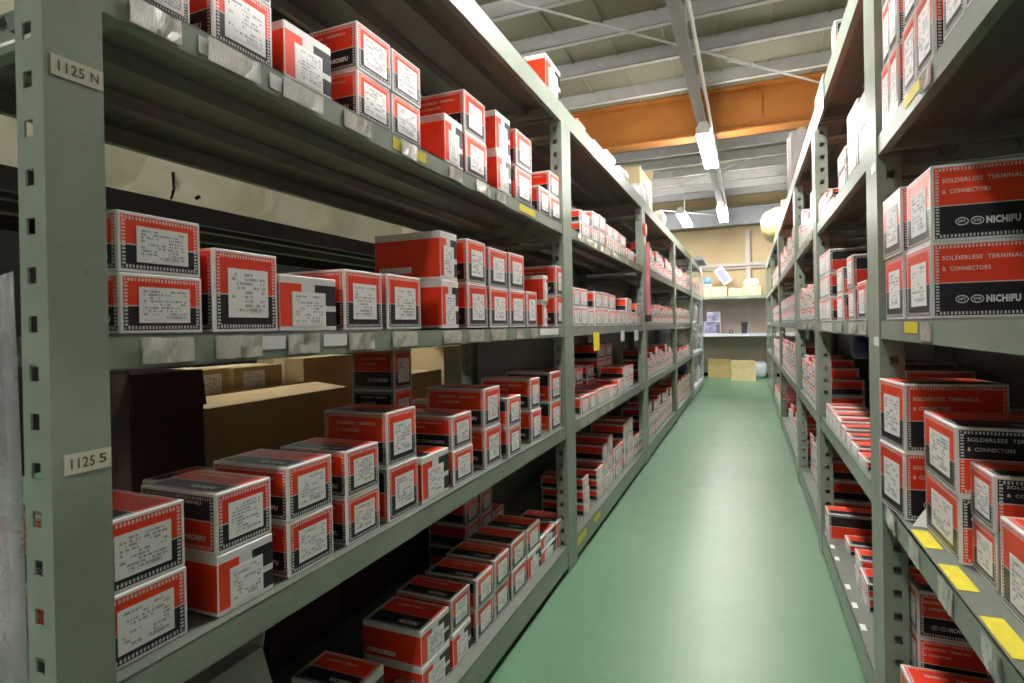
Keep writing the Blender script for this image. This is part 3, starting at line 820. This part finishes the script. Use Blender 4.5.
# farther bays: rows of small cartons, heights as the photograph shows them
def fill(side, level, bayname, ya, yb, setb, plan, wr=(.075, .105), depth=.16):
    """plan: list of layers counts read along the row; box height follows"""
    y = ya+.065; i = 0; end = yb-.065
    while y < end-.05 and i < 22:
        w = rr(*wr)
        if y+w > end: break
        n, h = plan[i % len(plan)]
        if n:
            for j in range(n):
                lay = '' if n == 1 else ['bottom of ', 'second of ', 'third of ', 'fourth of '][j]
                carton(side, 'A', (XL-setb) if side < 0 else (XR+setb), y, y+w-.003, LEV[level]+.0004+j*h, h-.0006, depth,
                       'small red-framed carton, %s%s stack, %s, %s' % (lay, ORD[i], LVN[level], bayname), 0, False, 1, 'small cartons in the farther racks')
        y += w; i += 1
N3, N4, N5 = 'third left rack', 'fourth left rack', 'far white rack'
fill(-1, 4, N3, BAY[2], BAY[3], .012, [(2, .095), (2, .085), (2, .09), (2, .075), (1, .10)], (.09, .13))
fill(-1, 3, N3, BAY[2], BAY[3], .012, [(2, .075), (2, .07), (2, .08), (2, .06)], (.09, .13))
fill(-1, 2, N3, BAY[2], BAY[3], .02, [(3, .07), (2, .07), (3, .06), (2, .08), (2, .06)], (.09, .13))
fill(-1, 1, N3, BAY[2], BAY[3], .03, [(3, .085), (3, .08), (3, .09), (2, .085)], (.10, .14))
fill(-1, 4, N4, BAY[3], BAY[4], .012, [(2, .09), (2, .10), (2, .075)], (.12, .17))
fill(-1, 3, N4, BAY[3], BAY[4], .012, [(2, .085), (2, .07), (2, .08)], (.12, .17))
fill(-1, 2, N4, BAY[3], BAY[4], .02, [(2, .065), (2, .055), (1, .09)], (.12, .17))
fill(-1, 1, N4, BAY[3], BAY[4], .03, [(3, .085), (3, .075)], (.14, .2))
fill(-1, 4, N5, BAY[4], BAY[5], .012, [(2, .09), (1, .12)], (.16, .22))
N3R, N4R, N5R, N6R = ['%s right rack' % s for s in ('third', 'fourth', 'fifth', 'sixth')]
fill(1, 4, N3R, RB[2], RB[3], .012, [(2, .08), (2, .095), (1, .09), (2, .07)], (.09, .13))
fill(1, 3, N3R, RB[2], RB[3], .012, [(3, .06), (2, .075), (3, .055)], (.09, .13))
fill(1, 2, N3R, RB[2], RB[3], .02, [(2, .07), (2, .09), (3, .07)], (.10, .14))
fill(1, 1, N3R, RB[2], RB[3], .05, [(3, .085), (2, .10), (3, .075)], (.12, .16))
fill(1, 4, N4R, RB[3], RB[4], .012, [(2, .085), (2, .10), (2, .07)], (.12, .18))
fill(1, 3, N4R, RB[3], RB[4], .012, [(2, .08), (2, .09)], (.12, .18))
fill(1, 2, N4R, RB[3], RB[4], .02, [(3, .08), (2, .10)], (.14, .18))
fill(1, 1, N4R, RB[3], RB[4], .05, [(1, .10), (2, .09), (1, .12)], (.14, .18))
for lv, pl_ in ((4, [(2, .08)]), (3, [(2, .085)]), (2, [(2, .10)]), (1, [(1, .12)])):
    fill(1, lv, N5R, RB[4], RB[5], .015, pl_, (.22, .3))


# ------------------------------------------------------------------ other goods
def kraft_box(name, side, X, y0, y1, z, h, d, label, mat='kraft', flaps=None, tape=True, sticker=None, cat='box', group=None):
    """cardboard box: front at X; flaps None = closed, else list of opening angles (front, back, near, far)"""
    w = y1-y0
    r = empty(name, (X, (y0+y1)/2, z), math.pi/2 if side < 0 else -math.pi/2); tag(r, label, cat, group)
    t = .004
    if flaps is None:
        m = MB(); chamfer_box(m, w, d, h, lambda ax, sg, p, dm: m.face(p, 0, U4, dm)); link('body', m.mesh('body', [mat]), r)
        m = MB(); m.box(-w/2+.002, w/2-.002, d/2-.001, d/2+.001, h-.0005, h+.0006); link('lid_seam', m.mesh('lid_seam', ['kraft_and_shade']), r)
        if tape:
            m = MB(); m.box(-w/2, w/2, d/2-.025, d/2+.025, h+.0007, h+.0012); m.box(-w/2-.0006, -w/2, d/2-.025, d/2+.025, h*.7, h); m.box(w/2, w/2+.0006, d/2-.025, d/2+.025, h*.7, h)
            link('tape', m.mesh('tape', ['kraft_pale']), r)
    else:
        m = MB(); m.box(-w/2, w/2, 0, t, 0, h); m.box(-w/2, w/2, d-t, d, 0, h); m.box(-w/2, -w/2+t, t, d-t, 0, h); m.box(w/2-t, w/2, t, d-t, 0, h); m.box(-w/2+t, w/2-t, t, d-t, 0, t)
        link('body', m.mesh('body', [mat]), r)
        for k, ang in enumerate(flaps):
            if ang is None: continue
            a = math.radians(ang); L = min(w, d)*.48          # 0 = lying closed, 90 = upright, 180+ = hanging open
            m = MB(); m.box(0, 1, 0, 1, 0, .003); me = m.mesh('flap', [mat])
            o = link('flap', me, r)
            ca, sa = math.cos(a), math.sin(a)
            org, ex, inw, ln = [((-w/2, 0, h), (1, 0, 0), (0, 1, 0), w), ((-w/2, d, h), (1, 0, 0), (0, -1, 0), w), ((-w/2, 0, h), (0, 1, 0), (1, 0, 0), d), ((w/2, 0, h), (0, 1, 0), (-1, 0, 0), d)][k]
            ex, inw = Vector(ex), Vector(inw); dr = inw*ca + Vector((0, 0, 1))*sa; nz = ex.cross(dr)
            mm = Matrix.Identity(4)
            for i in range(3): mm[i][0] = ex[i]*ln; mm[i][1] = dr[i]*L; mm[i][2] = nz[i]; mm[i][3] = org[i]+(.0005 if i == 2 else 0)
            o.matrix_basis = mm
    if sticker:
        x, zz, sw, shh = sticker
        l = link('label', LABEL, r, (x*w, 0, zz*h)); l.scale = (sw, 1, shh)
    return r
def sack(name, loc, sx, sy, sz, mat, label, cat='bag', seed=0, group=None, knot=False, rz=0, sq=.5):
    """soft bulging bag resting on loc.z"""
    random.seed(seed); m = MB(); nu, nv = 18, 9
    ph = [rr(0, 6.28) for _ in range(6)]
    def P(i, j):
        a = 2*math.pi*i/nu; t = j/nv; b = -math.pi/2+math.pi*t
        e = sq
        ca, sa = math.cos(a), math.sin(a); cb, sb = math.cos(b), math.sin(b)
        f = lambda q, e_: math.copysign(abs(q)**e_, q)
        k = 1+.07*math.sin(3*a+ph[0]+2*b)+.05*math.sin(5*a+ph[1]-3*b)+.03*math.sin(9*a+ph[2])
        return (sx*.5*f(cb, e)*f(ca, e)*k, sy*.5*f(cb, e)*f(sa, e)*k, sz*(.5+.5*f(sb, .75))*(1 if sb < 0 else 1+.05*math.sin(4*a+ph[3])*cb))
    for i in range(nu):
        for j in range(nv):
            p = [P(i, j), P(i+1, j), P(i+1, j+1), P(i, j+1)]
            m.face(p[1:] if j == 0 else (p[:3] if j == nv-1 else p), 0, None)
    me = m.mesh(name, [mat], True)
    me.validate()
    if knot:
        o = empty(name, loc, rz); tag(o, label, cat, group); link('bag_body', me, o)
        m = MB(); m.tube((0, 0, sz*.96), (0, 0, sz*1.04), .02, 8); m.tube((0, 0, sz*1.04), (.03, .02, sz*1.22), .018, 8, 0, .05); link('tied_neck', m.mesh('tied_neck', [mat], True), o)
    else: o = link(name, me, None, loc, rz); tag(o, label, cat, group)
    return o

# rack standing back to back behind the nearest left one
BX = XL-DEP-.016
LIP[6] = .042
BK = {1: .105, 2: .562, 4: 1.229, 5: 1.812}
BR = rack(-1, BAY[0]+.02, BAY[1]+.55, 'shade-toned steel rack standing back to back behind the nearest left rack', X=BX, levels=BK, mat='shade_steel', group='rear racks')
lab = ['first', 'second', 'third', 'fourth', 'fifth']; SK = []
for k, (y0, y1, h) in enumerate(((.50, .82, .40), (.825, 1.15, .42), (1.155, 1.47, .38), (1.475, 1.80, .40), (1.805, 2.1, .38))):
    SK.append(sack('plastic_sack', (BX-.19, (y0+y1)/2, BK[4]), .34, (y1-y0)*.93, h, 'sack', 'pale plastic sack on the rear rack, %s from the 1125 post' % lab[k], 'bag', k+3, 'plastic sacks on the rear rack', sq=.3))
# felt-pen marks on two of the sacks
from mathutils.bvhtree import BVHTree
def pen_mark(o, strokes, w=.006):
    bpy.context.view_layer.update()
    mw = o.matrix_world; inv = mw.inverted()
    bv = BVHTree.FromPolygons([mw @ v.co for v in o.data.vertices], [tuple(p.vertices) for p in o.data.polygons])
    m = MB()
    for st in strokes:
        pts = []
        for (u, v) in st:
            hit = bv.ray_cast(CAM, ray(u, v).normalized())
            if hit[0] is None: return
            n = hit[1] if hit[1].dot(ray(u, v)) < 0 else -hit[1]
            pts.append((hit[0]+n*.002, n))
        for (p, n), (q, n2) in zip(pts, pts[1:]):
            sd = (q-p).cross(n).normalized()*w/2
            m.face([inv @ (p-sd), inv @ (p+sd), inv @ (q+sd), inv @ (q-sd)])
    link('pen_mark', m.mesh('pen_mark', ['ink_dark']), o)
pen_mark(SK[1], [[(173, 172), (173.5, 178), (174, 185)], [(173.7, 179), (176.5, 183), (179, 186)], [(174, 185), (172.6, 192), (171.5, 199)]])
pen_mark(SK[1], [[(196, 195.5), (198.5, 198.5)]], .012)
kraft_box('open_carton', -1, BX-.012, .742, .905, BK[2], .305, .25, 'dark brown open carton with torn flap behind the nearest left rack', 'kraft_and_shade', (262, None, 120, None))
kraft_box('open_carton', -1, BX-.012, .912, 1.40, BK[2], .212, .26, 'large kraft carton with spread flaps behind the second left shelf', 'kraft', (6, 9, None, None))
kraft_box('kraft_carton', -1, BX-.27, 1.06, 1.20, BK[2], .285, .16, 'small kraft carton with white label behind the spread flaps', 'kraft', None, True, (.05, .74, .07, .06))
kraft_box('kraft_carton', -1, BX-.27, 1.215, 1.40, BK[2], .283, .16, 'kraft carton with pinkish label behind the spread flaps', 'kraft', None, True, (-.1, .74, .08, .06))
kraft_box('kraft_carton', -1, BX-.20, 1.42, 1.66, BK[2], .30, .2, 'kraft carton right of the spread flaps on the rear rack', 'kraft')
kraft_box('kraft_carton', -1, BX-.06, 2.08, 2.32, BK[2], .31, .3, 'pale kraft carton lit beside the rear rack post', 'kraft_pale', None, True, (-.25, .3, .06, .07))
kraft_box('kraft_carton', -1, BX-.05, 1.70, 2.04, BK[2], .22, .3, 'brown kraft carton low beside the rear rack post', 'kraft')
for k, (y0, y1, h) in enumerate(((.50, .92, .34), (.95, 1.36, .38), (1.40, 1.80, .36), (1.85, 2.25, .37))):  # dark cartons added so the back of the lowest shelf stays dark
    kraft_box('filler_carton', -1, BX-.02, y0, y1, BK[1], h, .38, 'added dark brown carton on the lowest rear shelf, %s from the 1125 post' % lab[k], 'kraft_and_shade', None, False, group='added brown cartons on the rear rack')
# open carton and a plastic pack on the lowest left shelf
kraft_box('open_carton', -1, XL-.12, .46, .72, LEV[1], .31, .30, 'open pale carton in the dark corner of the lowest left shelf', 'wall_side', (250, None, None, 100))
p = atZ(404, 692, LEV[1])
sack('plastic_pack', (XL-.075, p.y-.022, LEV[1]), .09, .055, .055, 'film', 'clear plastic pack at the front of the lowest left shelf', 'pack', 21)
# film hanging at the end of the nearest left rack
def sheet(name, x0, x1, y, z0, z1, mat, label, seed, amp=.006, cat='plastic sheet'):
    random.seed(seed); m = MB(); n, k = 16, 22
    ph = [rr(0, 6.3) for _ in range(4)]
    def P(i, j):
        s_, t = i/n, j/k
        return (x0+(x1-x0)*s_, y+amp*math.sin(9*s_+ph[0]+2*t)+amp*.6*math.sin(17*s_+ph[1]-3*t), z0+(z1-z0)*t+.01*math.sin(7*s_+ph[2])*(1 if j in (0, k) else 0))
    for i in range(n):
        for j in range(k): m.face([P(i, j), P(i+1, j), P(i+1, j+1), P(i, j+1)])
    o = link(name, m.mesh(name, [mat], True)); tag(o, label, cat)
    md = o.modifiers.new('thick', 'SOLIDIFY'); md.thickness = .0008
    return o
sheet('plastic_sheet', -1.02, XL-PD-.003, YA-.008, .03, 1.02, 'film', 'clear crumpled plastic sheet hanging at the end of the nearest left rack', 5)

# goods on top of the left racks
stacks(-1, 5, NL, [('B', 545, 560, 52)], .012, .16)
stacks(-1, 5, 'second left rack', S([('A', 577, 585.5, 117.5), ('A', 594.5, 603, 139)], lab=small), .012, .16, 1)
sack('plastic_pack', (XL-.09, 3.08, LEV[5]), .14, .22, .085, 'white', 'white wrapped pack on top of the second left rack', 'pack', 31)
sack('plastic_pack', (XL-.09, 3.45, LEV[5]), .14, .26, .09, 'white', 'longer white wrapped pack on top of the second left rack', 'pack', 32)
kraft_box('open_carton', -1, XL-.10, 4.42, 5.02, LEV[5], .36, .33, 'big pale carton with raised flap on top of the third left rack', 'kraft_pale', (None, None, 15, 125))
for k, (y, w, h) in enumerate(((4.10, .2, .14), (4.33, .18, .19), (5.2, .24, .14))):
    sack('plastic_pack', (XL-.07, y, LEV[5]), .11, w, h, 'white', 'white pack on top of third left rack, %s along' % ORD[k], 'pack', 40+k, 'white packs by the pale carton')
m = MB(); m.box(-.30, .13, -.42, .42, 0, .018); m.box(-.30, -.288, -.42, .42, .018, .045); m.box(.118, .13, -.42, .42, .018, .045); m.box(-.288, .118, -.42, -.408, .018, .045); m.box(-.288, .118, .408, .42, .018, .045)
tag(link('metal_tray', m.mesh('metal_tray', ['girder']), None, (XL-.03, 8.5, LEV[5]+.0005)), 'grey metal tray jutting out on top of the far white rack', 'tray')
# pink tube strapped to the third post
tb = empty('pink_tube', (XL+.022, 3.95, .97)); tag(tb, 'tall pink plastic tube strapped upright to the third left post', 'tube')
m = MB(); m.tube((0, 0, .045), (0, 0, .54), .016, 14); link('tube_body', m.mesh('tube_body', ['pink'], False), tb)
m = MB(); m.tube((0, 0, 0), (0, 0, .045), .020, 14); link('end_cap', m.mesh('end_cap', ['dark']), tb)
m = MB(); m.tube((-.018, 0, .63), (-.006, 0, .63), .045, 18); link('red_disc', m.mesh('red_disc', ['red']), tb)
m = MB(); m.box(-.018, -.01, -.01, .01, .52, .60); link('hook', m.mesh('hook', ['white']), tb)
# white bags and boxes in the far white rack
for k, (lv, y, w, h) in enumerate(((3, 7.9, .35, .3), (3, 8.6, .5, .34), (2, 7.95, .4, .28), (2, 8.65, .5, .32), (1, 8.1, .5, .36), (1, 8.8, .4, .3))):
    sack('plastic_sack', (XL-.20, y, LEV[lv]), .36, w, h, 'white' if k % 2 else 'sack', 'white bag in the far white rack, %s shelf, %s one' % ({3: 'third', 2: 'second', 1: 'lowest'}[lv], 'nearer' if k % 2 == 0 else 'farther'), 'bag', 60+k, 'bags in the far white rack')
# blue bag on the lowest shelf of the fourth rack
sack('blue_bag', (XL-.12, 7.0, LEV[1]+.2565), .2, .3, .14, 'navy', 'dark blue bag lying on cartons in the fourth left rack', 'bag', 71)
# small packs behind the front row, second left rack
for k, (y, w, h, mt) in enumerate(((2.32, .13, .14, 'film'), (2.46, .11, .13, 'film'), (2.59, .11, .13, 'white'))):
    sack('plastic_pack', (XL-.24, y, LEV[2]), .11, w, h, 'wsteel' if mt == 'film' else mt, 'whitish pack behind front cartons, second shelf, second left rack, %s along' % ORD[k], 'pack', 110+k, 'packs in the second left rack', sq=.3)

# goods on top of the right racks
stacks(1, 5, 'second right rack', [('A', 831, 834.5, 32)], .012, .10, 1)
m = MB(); m.box(-.13, .13, -.0015, 0, -.11, .012); m.box(-.13, .13, 0, .06, .0105, .012)
tag(link('paper_sheet', m.mesh('paper_sheet', ['white']), None, (XR-.0005, 2.42, LEV[5]+.0005), -math.pi/2), 'white paper hanging over the top edge of the second right rack', 'paper')
for k, (y, h) in enumerate(((4.25, .40), (4.50, .44))):
    rl = empty('film_roll', (XR+.09, y, LEV[5])); tag(rl, 'upright whitish film roll on top of the fourth right rack, %s one' % ('nearer', 'farther')[k], 'roll', 'upright film rolls')
    m = MB(); m.tube((0, 0, .004), (0, 0, h), .075, 18); link('wound_film', m.mesh('wound_film', ['trim'], False), rl)
    m = MB(); m.tube((0, 0, 0), (0, 0, h+.03), .025, 12); link('core', m.mesh('core', ['kraft']), rl)
sack('yellow_bag', (XR+.10, 6.7, LEV[5]), .42, .55, .34, 'yellow_bag', 'pale yellow plastic bag bulging on top of the fifth right rack', 'bag', 81, None, True)
for k, (y, w, h) in enumerate(((1.72, .07, .115), (1.90, .06, .125), (2.02, .06, .12))):
    sack('plastic_pack', (XR+.165, y, LEV[2]), .035, w, h, 'white', 'small white pack behind the low cartons, second right rack, %s along' % ORD[k], 'pack', 130+k, 'white packs in the second right rack', sq=.25)
# blue pack hanging in the second right rack
sack('blue_pack', (XR+.05, 1.98, LEV[3]-LIP[3]-.075), .05, .06, .08, 'navy', 'small blue pouch hanging under the third shelf, second right rack', 'pouch', 91)
m = MB(); m.face([(0, 0, 0), (.045, -.008, 0), (.03, .012, .042)]); m.face([(0, 0, 0), (.03, .012, .042), (.012, .03, .001)])
o = link('paper_scrap', m.mesh('paper_scrap', ['white']), None, (XR+.016, 1.262, LEV[2]+.0008)); tag(o, 'folded white paper scrap on the second shelf, nearest right rack', 'paper')
md = o.modifiers.new('thick', 'SOLIDIFY'); md.thickness = .0006

# ------------------------------------------------------------------ the end of the aisle
YS = 10.35
z1, z2 = atY(735, 293, YS).z, atY(735, 331, YS).z
ws = empty('wall_shelf', (-.25, YS, 0)); tag(ws, 'grey steel wall shelving with two long boards across the aisle end', 'shelving')
for z in (z1, z2):
    m = MB(); m.box(-1.6, 1.6, 0, YB-YS-.075, z-.05, z-.047); m.box(-1.6, 1.6, 0, .002, z-.09, z-.047); m.box(-1.6, 1.6, 0, YB-YS-.075, z-.003-.044, z-.044)
    link('board', m.mesh('board', ['steel' if z == z1 else 'wsteel']), ws)
for x in (-1.55, -.62, .62, 1.55):
    m = MB(); m.box(x-.02, x+.02, .30, .34, 0, z1+.1); link('upright', m.mesh('upright', ['steel']), ws)
def end_box(u0, u1, v0, zb, d, label, mat='kraft_pale', flaps=None, y=YS+.05, name='kraft_carton'):
    a, b = atY(u0, v0, y), atY(u1, v0, y)
    w = b.x-a.x; h = a.z-zb
    r = kraft_box(name, -1, 0, -w/2, w/2, 0, h, d, label, mat, flaps)
    r.location = ((a.x+b.x)/2, y, zb); r.rotation_euler = (0, 0, 0)
    return r
zs1, zs2 = z1-.0435, z2-.0435
end_box(704, 711.3, 284, zs1, .3, 'kraft carton at the left end of the upper wall board')
end_box(712.2, 727, 287.2, zs1, .3, 'low pale carton on the upper wall board, left of the lilac box')
end_box(728.5, 742, 288.5, zs1, .3, 'kraft carton on the upper wall board under the lilac box')
end_box(743, 761, 286, zs1, .3, 'wide pale carton at the right of the upper wall board')
a = atY(729, 290, YS+.1); b = atY(728, 278, YS+.1)
lb = empty('lilac_box', (b.x, YS+.16, zs1+.235)); tag(lb, 'white box with lilac panel tilted over cartons on the upper wall board', 'box'); lb.rotation_euler = (0, math.radians(-33), 0)
m = MB(); chamfer_box(m, .16, .10, .30, lambda ax, sg, p, dm: m.face(p, 0, U4, dm)); link('body', m.mesh('body', ['white']), lb)
m = MB(); m.box(-.055, .055, -.001, 0, .03, .27); link('lilac_panel', m.mesh('lilac_panel', ['lilac']), lb)
pa = atY(752, 286, YS+.05)
sack('plastic_pack', (pa.x, YS+.2, pa.z+.006), .24, .2, .13, 'white', 'white bundle on the wide carton of the upper wall board', 'pack', 95)
pa = atY(707, 284, YS+.05)
sack('blue_pack', (pa.x, YS+.2, pa.z+.001), .12, .16, .12, 'blue', 'blue pack on the left carton of the upper wall board', 'pack', 96)
a, b = atY(704, 321.5, YS+.06), atY(720, 312, YS+.06)
for k, (x0, x1, za, zb_) in enumerate(((a.x, b.x, zs2, a.z), (a.x+.05, b.x, a.z+.001, b.z))):
    m = MB(); m.box(x0, x1, 0, .12, za, zb_)
    o = link('catalogue_box', m.mesh('catalogue_box', ['white']), None, (0, YS+.06, 0)); tag(o, 'printed box on the lower wall board, %s of two' % ('lower', 'upper')[k], 'box')
    m = MB(); m.box(x0+.004, x1-.004, -.001, 0, za+.004, zb_-.004); link('printed_cover', m.mesh('printed_cover', ['poster']), o)
c = atY(744.3, 326, YS+.08)
cp = empty('pen_cup', (c.x, YS+.12, zs2)); tag(cp, 'dark cup on the lower wall board', 'cup')
m = MB(); m.tube((0, 0, 0), (0, 0, .17), .042, 14, 0, .052); link('cup_body', m.mesh('cup_body', ['dark']), cp)
m = MB(); m.tube((0, 0, .165), (0, 0, .19), .058, 14, 0, .058); link('cup_rim', m.mesh('cup_rim', ['dark']), cp)
c = atY(731, 328, YS+.08)
td = empty('tape_dispenser', (c.x, YS+.12, zs2)); tag(td, 'small dark tape roll on the lower wall board', 'tape')
m = MB(); m.tube((0, -.02, .035), (0, .02, .035), .035, 16); link('roll', m.mesh('roll', ['dark']), td)
m = MB(); m.tube((0, -.021, .035), (0, .021, .035), .018, 12); link('core', m.mesh('core', ['kraft']), td)
# cartons on the floor
f1 = atZ(731, 380.5, 0)
def floor_box(u0, u1, vt, vb, d, label, flaps, mat):
    a, b = atZ(u0, vb, 0), atZ(u1, vb, 0); y = (a.y+b.y)/2
    t = atY(u0, vt, y); w = b.x-a.x
    r = kraft_box('open_carton' if flaps else 'kraft_carton', -1, 0, -w/2, w/2, 0, t.z, d, label, mat, flaps); r.location = ((a.x+b.x)/2, y, 0); r.rotation_euler = (0, 0, 0)
    return r, y
r1, yb1 = floor_box(708, 730.5, 364.5, 377.5, .22, 'kraft carton with raised flap on the floor at the aisle end', (100, 95, None, None), 'kraft')
r2, yb2 = floor_box(730.8, 756, 368, 381, .24, 'pale kraft carton with upright flap on the floor at the aisle end', (95, 85, None, None), 'kraft_pale')
c = atZ(761, 378, 0)
sack('grey_bag', (c.x, c.y+.1, 0), .2, .25, .28, 'wsteel', 'grey bag on the floor beside the pale carton', 'bag', 97)

# ------------------------------------------------------------------ build the cartons: the 300 that show largest one by one, the small rest as one
def score(sp):
    (side, kind, X, y0, y1, z, h, *_), k, yj, wt = sp
    c = Vector((X, (y0+y1)/2, z+h/2))-CAM
    dz = c.dot(_fw)
    uu = 512+F*c.dot(_rt)/dz
    if uu < -60 or uu > 1090: wt *= .1
    foreshort = abs(X)/c.length
    return wt*(y1-y0)*h/dz**2*(foreshort+.25)
SPECS.sort(key=score, reverse=True)
for (a, k, yj, wt) in SPECS[:300]:
    build_carton(yj, *a, **k)
rest = MB()
for (a, k, yj, wt) in SPECS[300:]:
    (side, kind, X, y0, y1, z, h, d, label) = a[:9]
    w = max(.02, y1-y0)
    me = carton_mesh('F', w, d, h, -1 if side < 0 else 1, False)
    ang = (math.pi/2 if side < 0 else -math.pi/2)+math.radians(yj*.6)
    mm = Matrix.Translation((X, (y0+y1)/2, z)) @ Matrix.Rotation(ang, 4, 'Z')
    off = len(rest.v); rest.v += [tuple(mm @ v.co) for v in me.vertices]
    fl, dl = me.uv_layers['face'].data, me.uv_layers['dim'].data
    for p in me.polygons:
        rest.f.append(tuple(off+i for i in p.vertices)); rest.m.append(p.material_index)
        rest.uv.append([tuple(fl[i].uv) for i in p.loop_indices]); rest.dim.append(tuple(dl[p.loop_indices[0]].uv))
o = link('distant_cartons', rest.mesh('distant_cartons', MATS)); o['kind'] = 'stuff'
tag(o, 'rows of tiny cartons in the shadows and far racks', 'boxes')
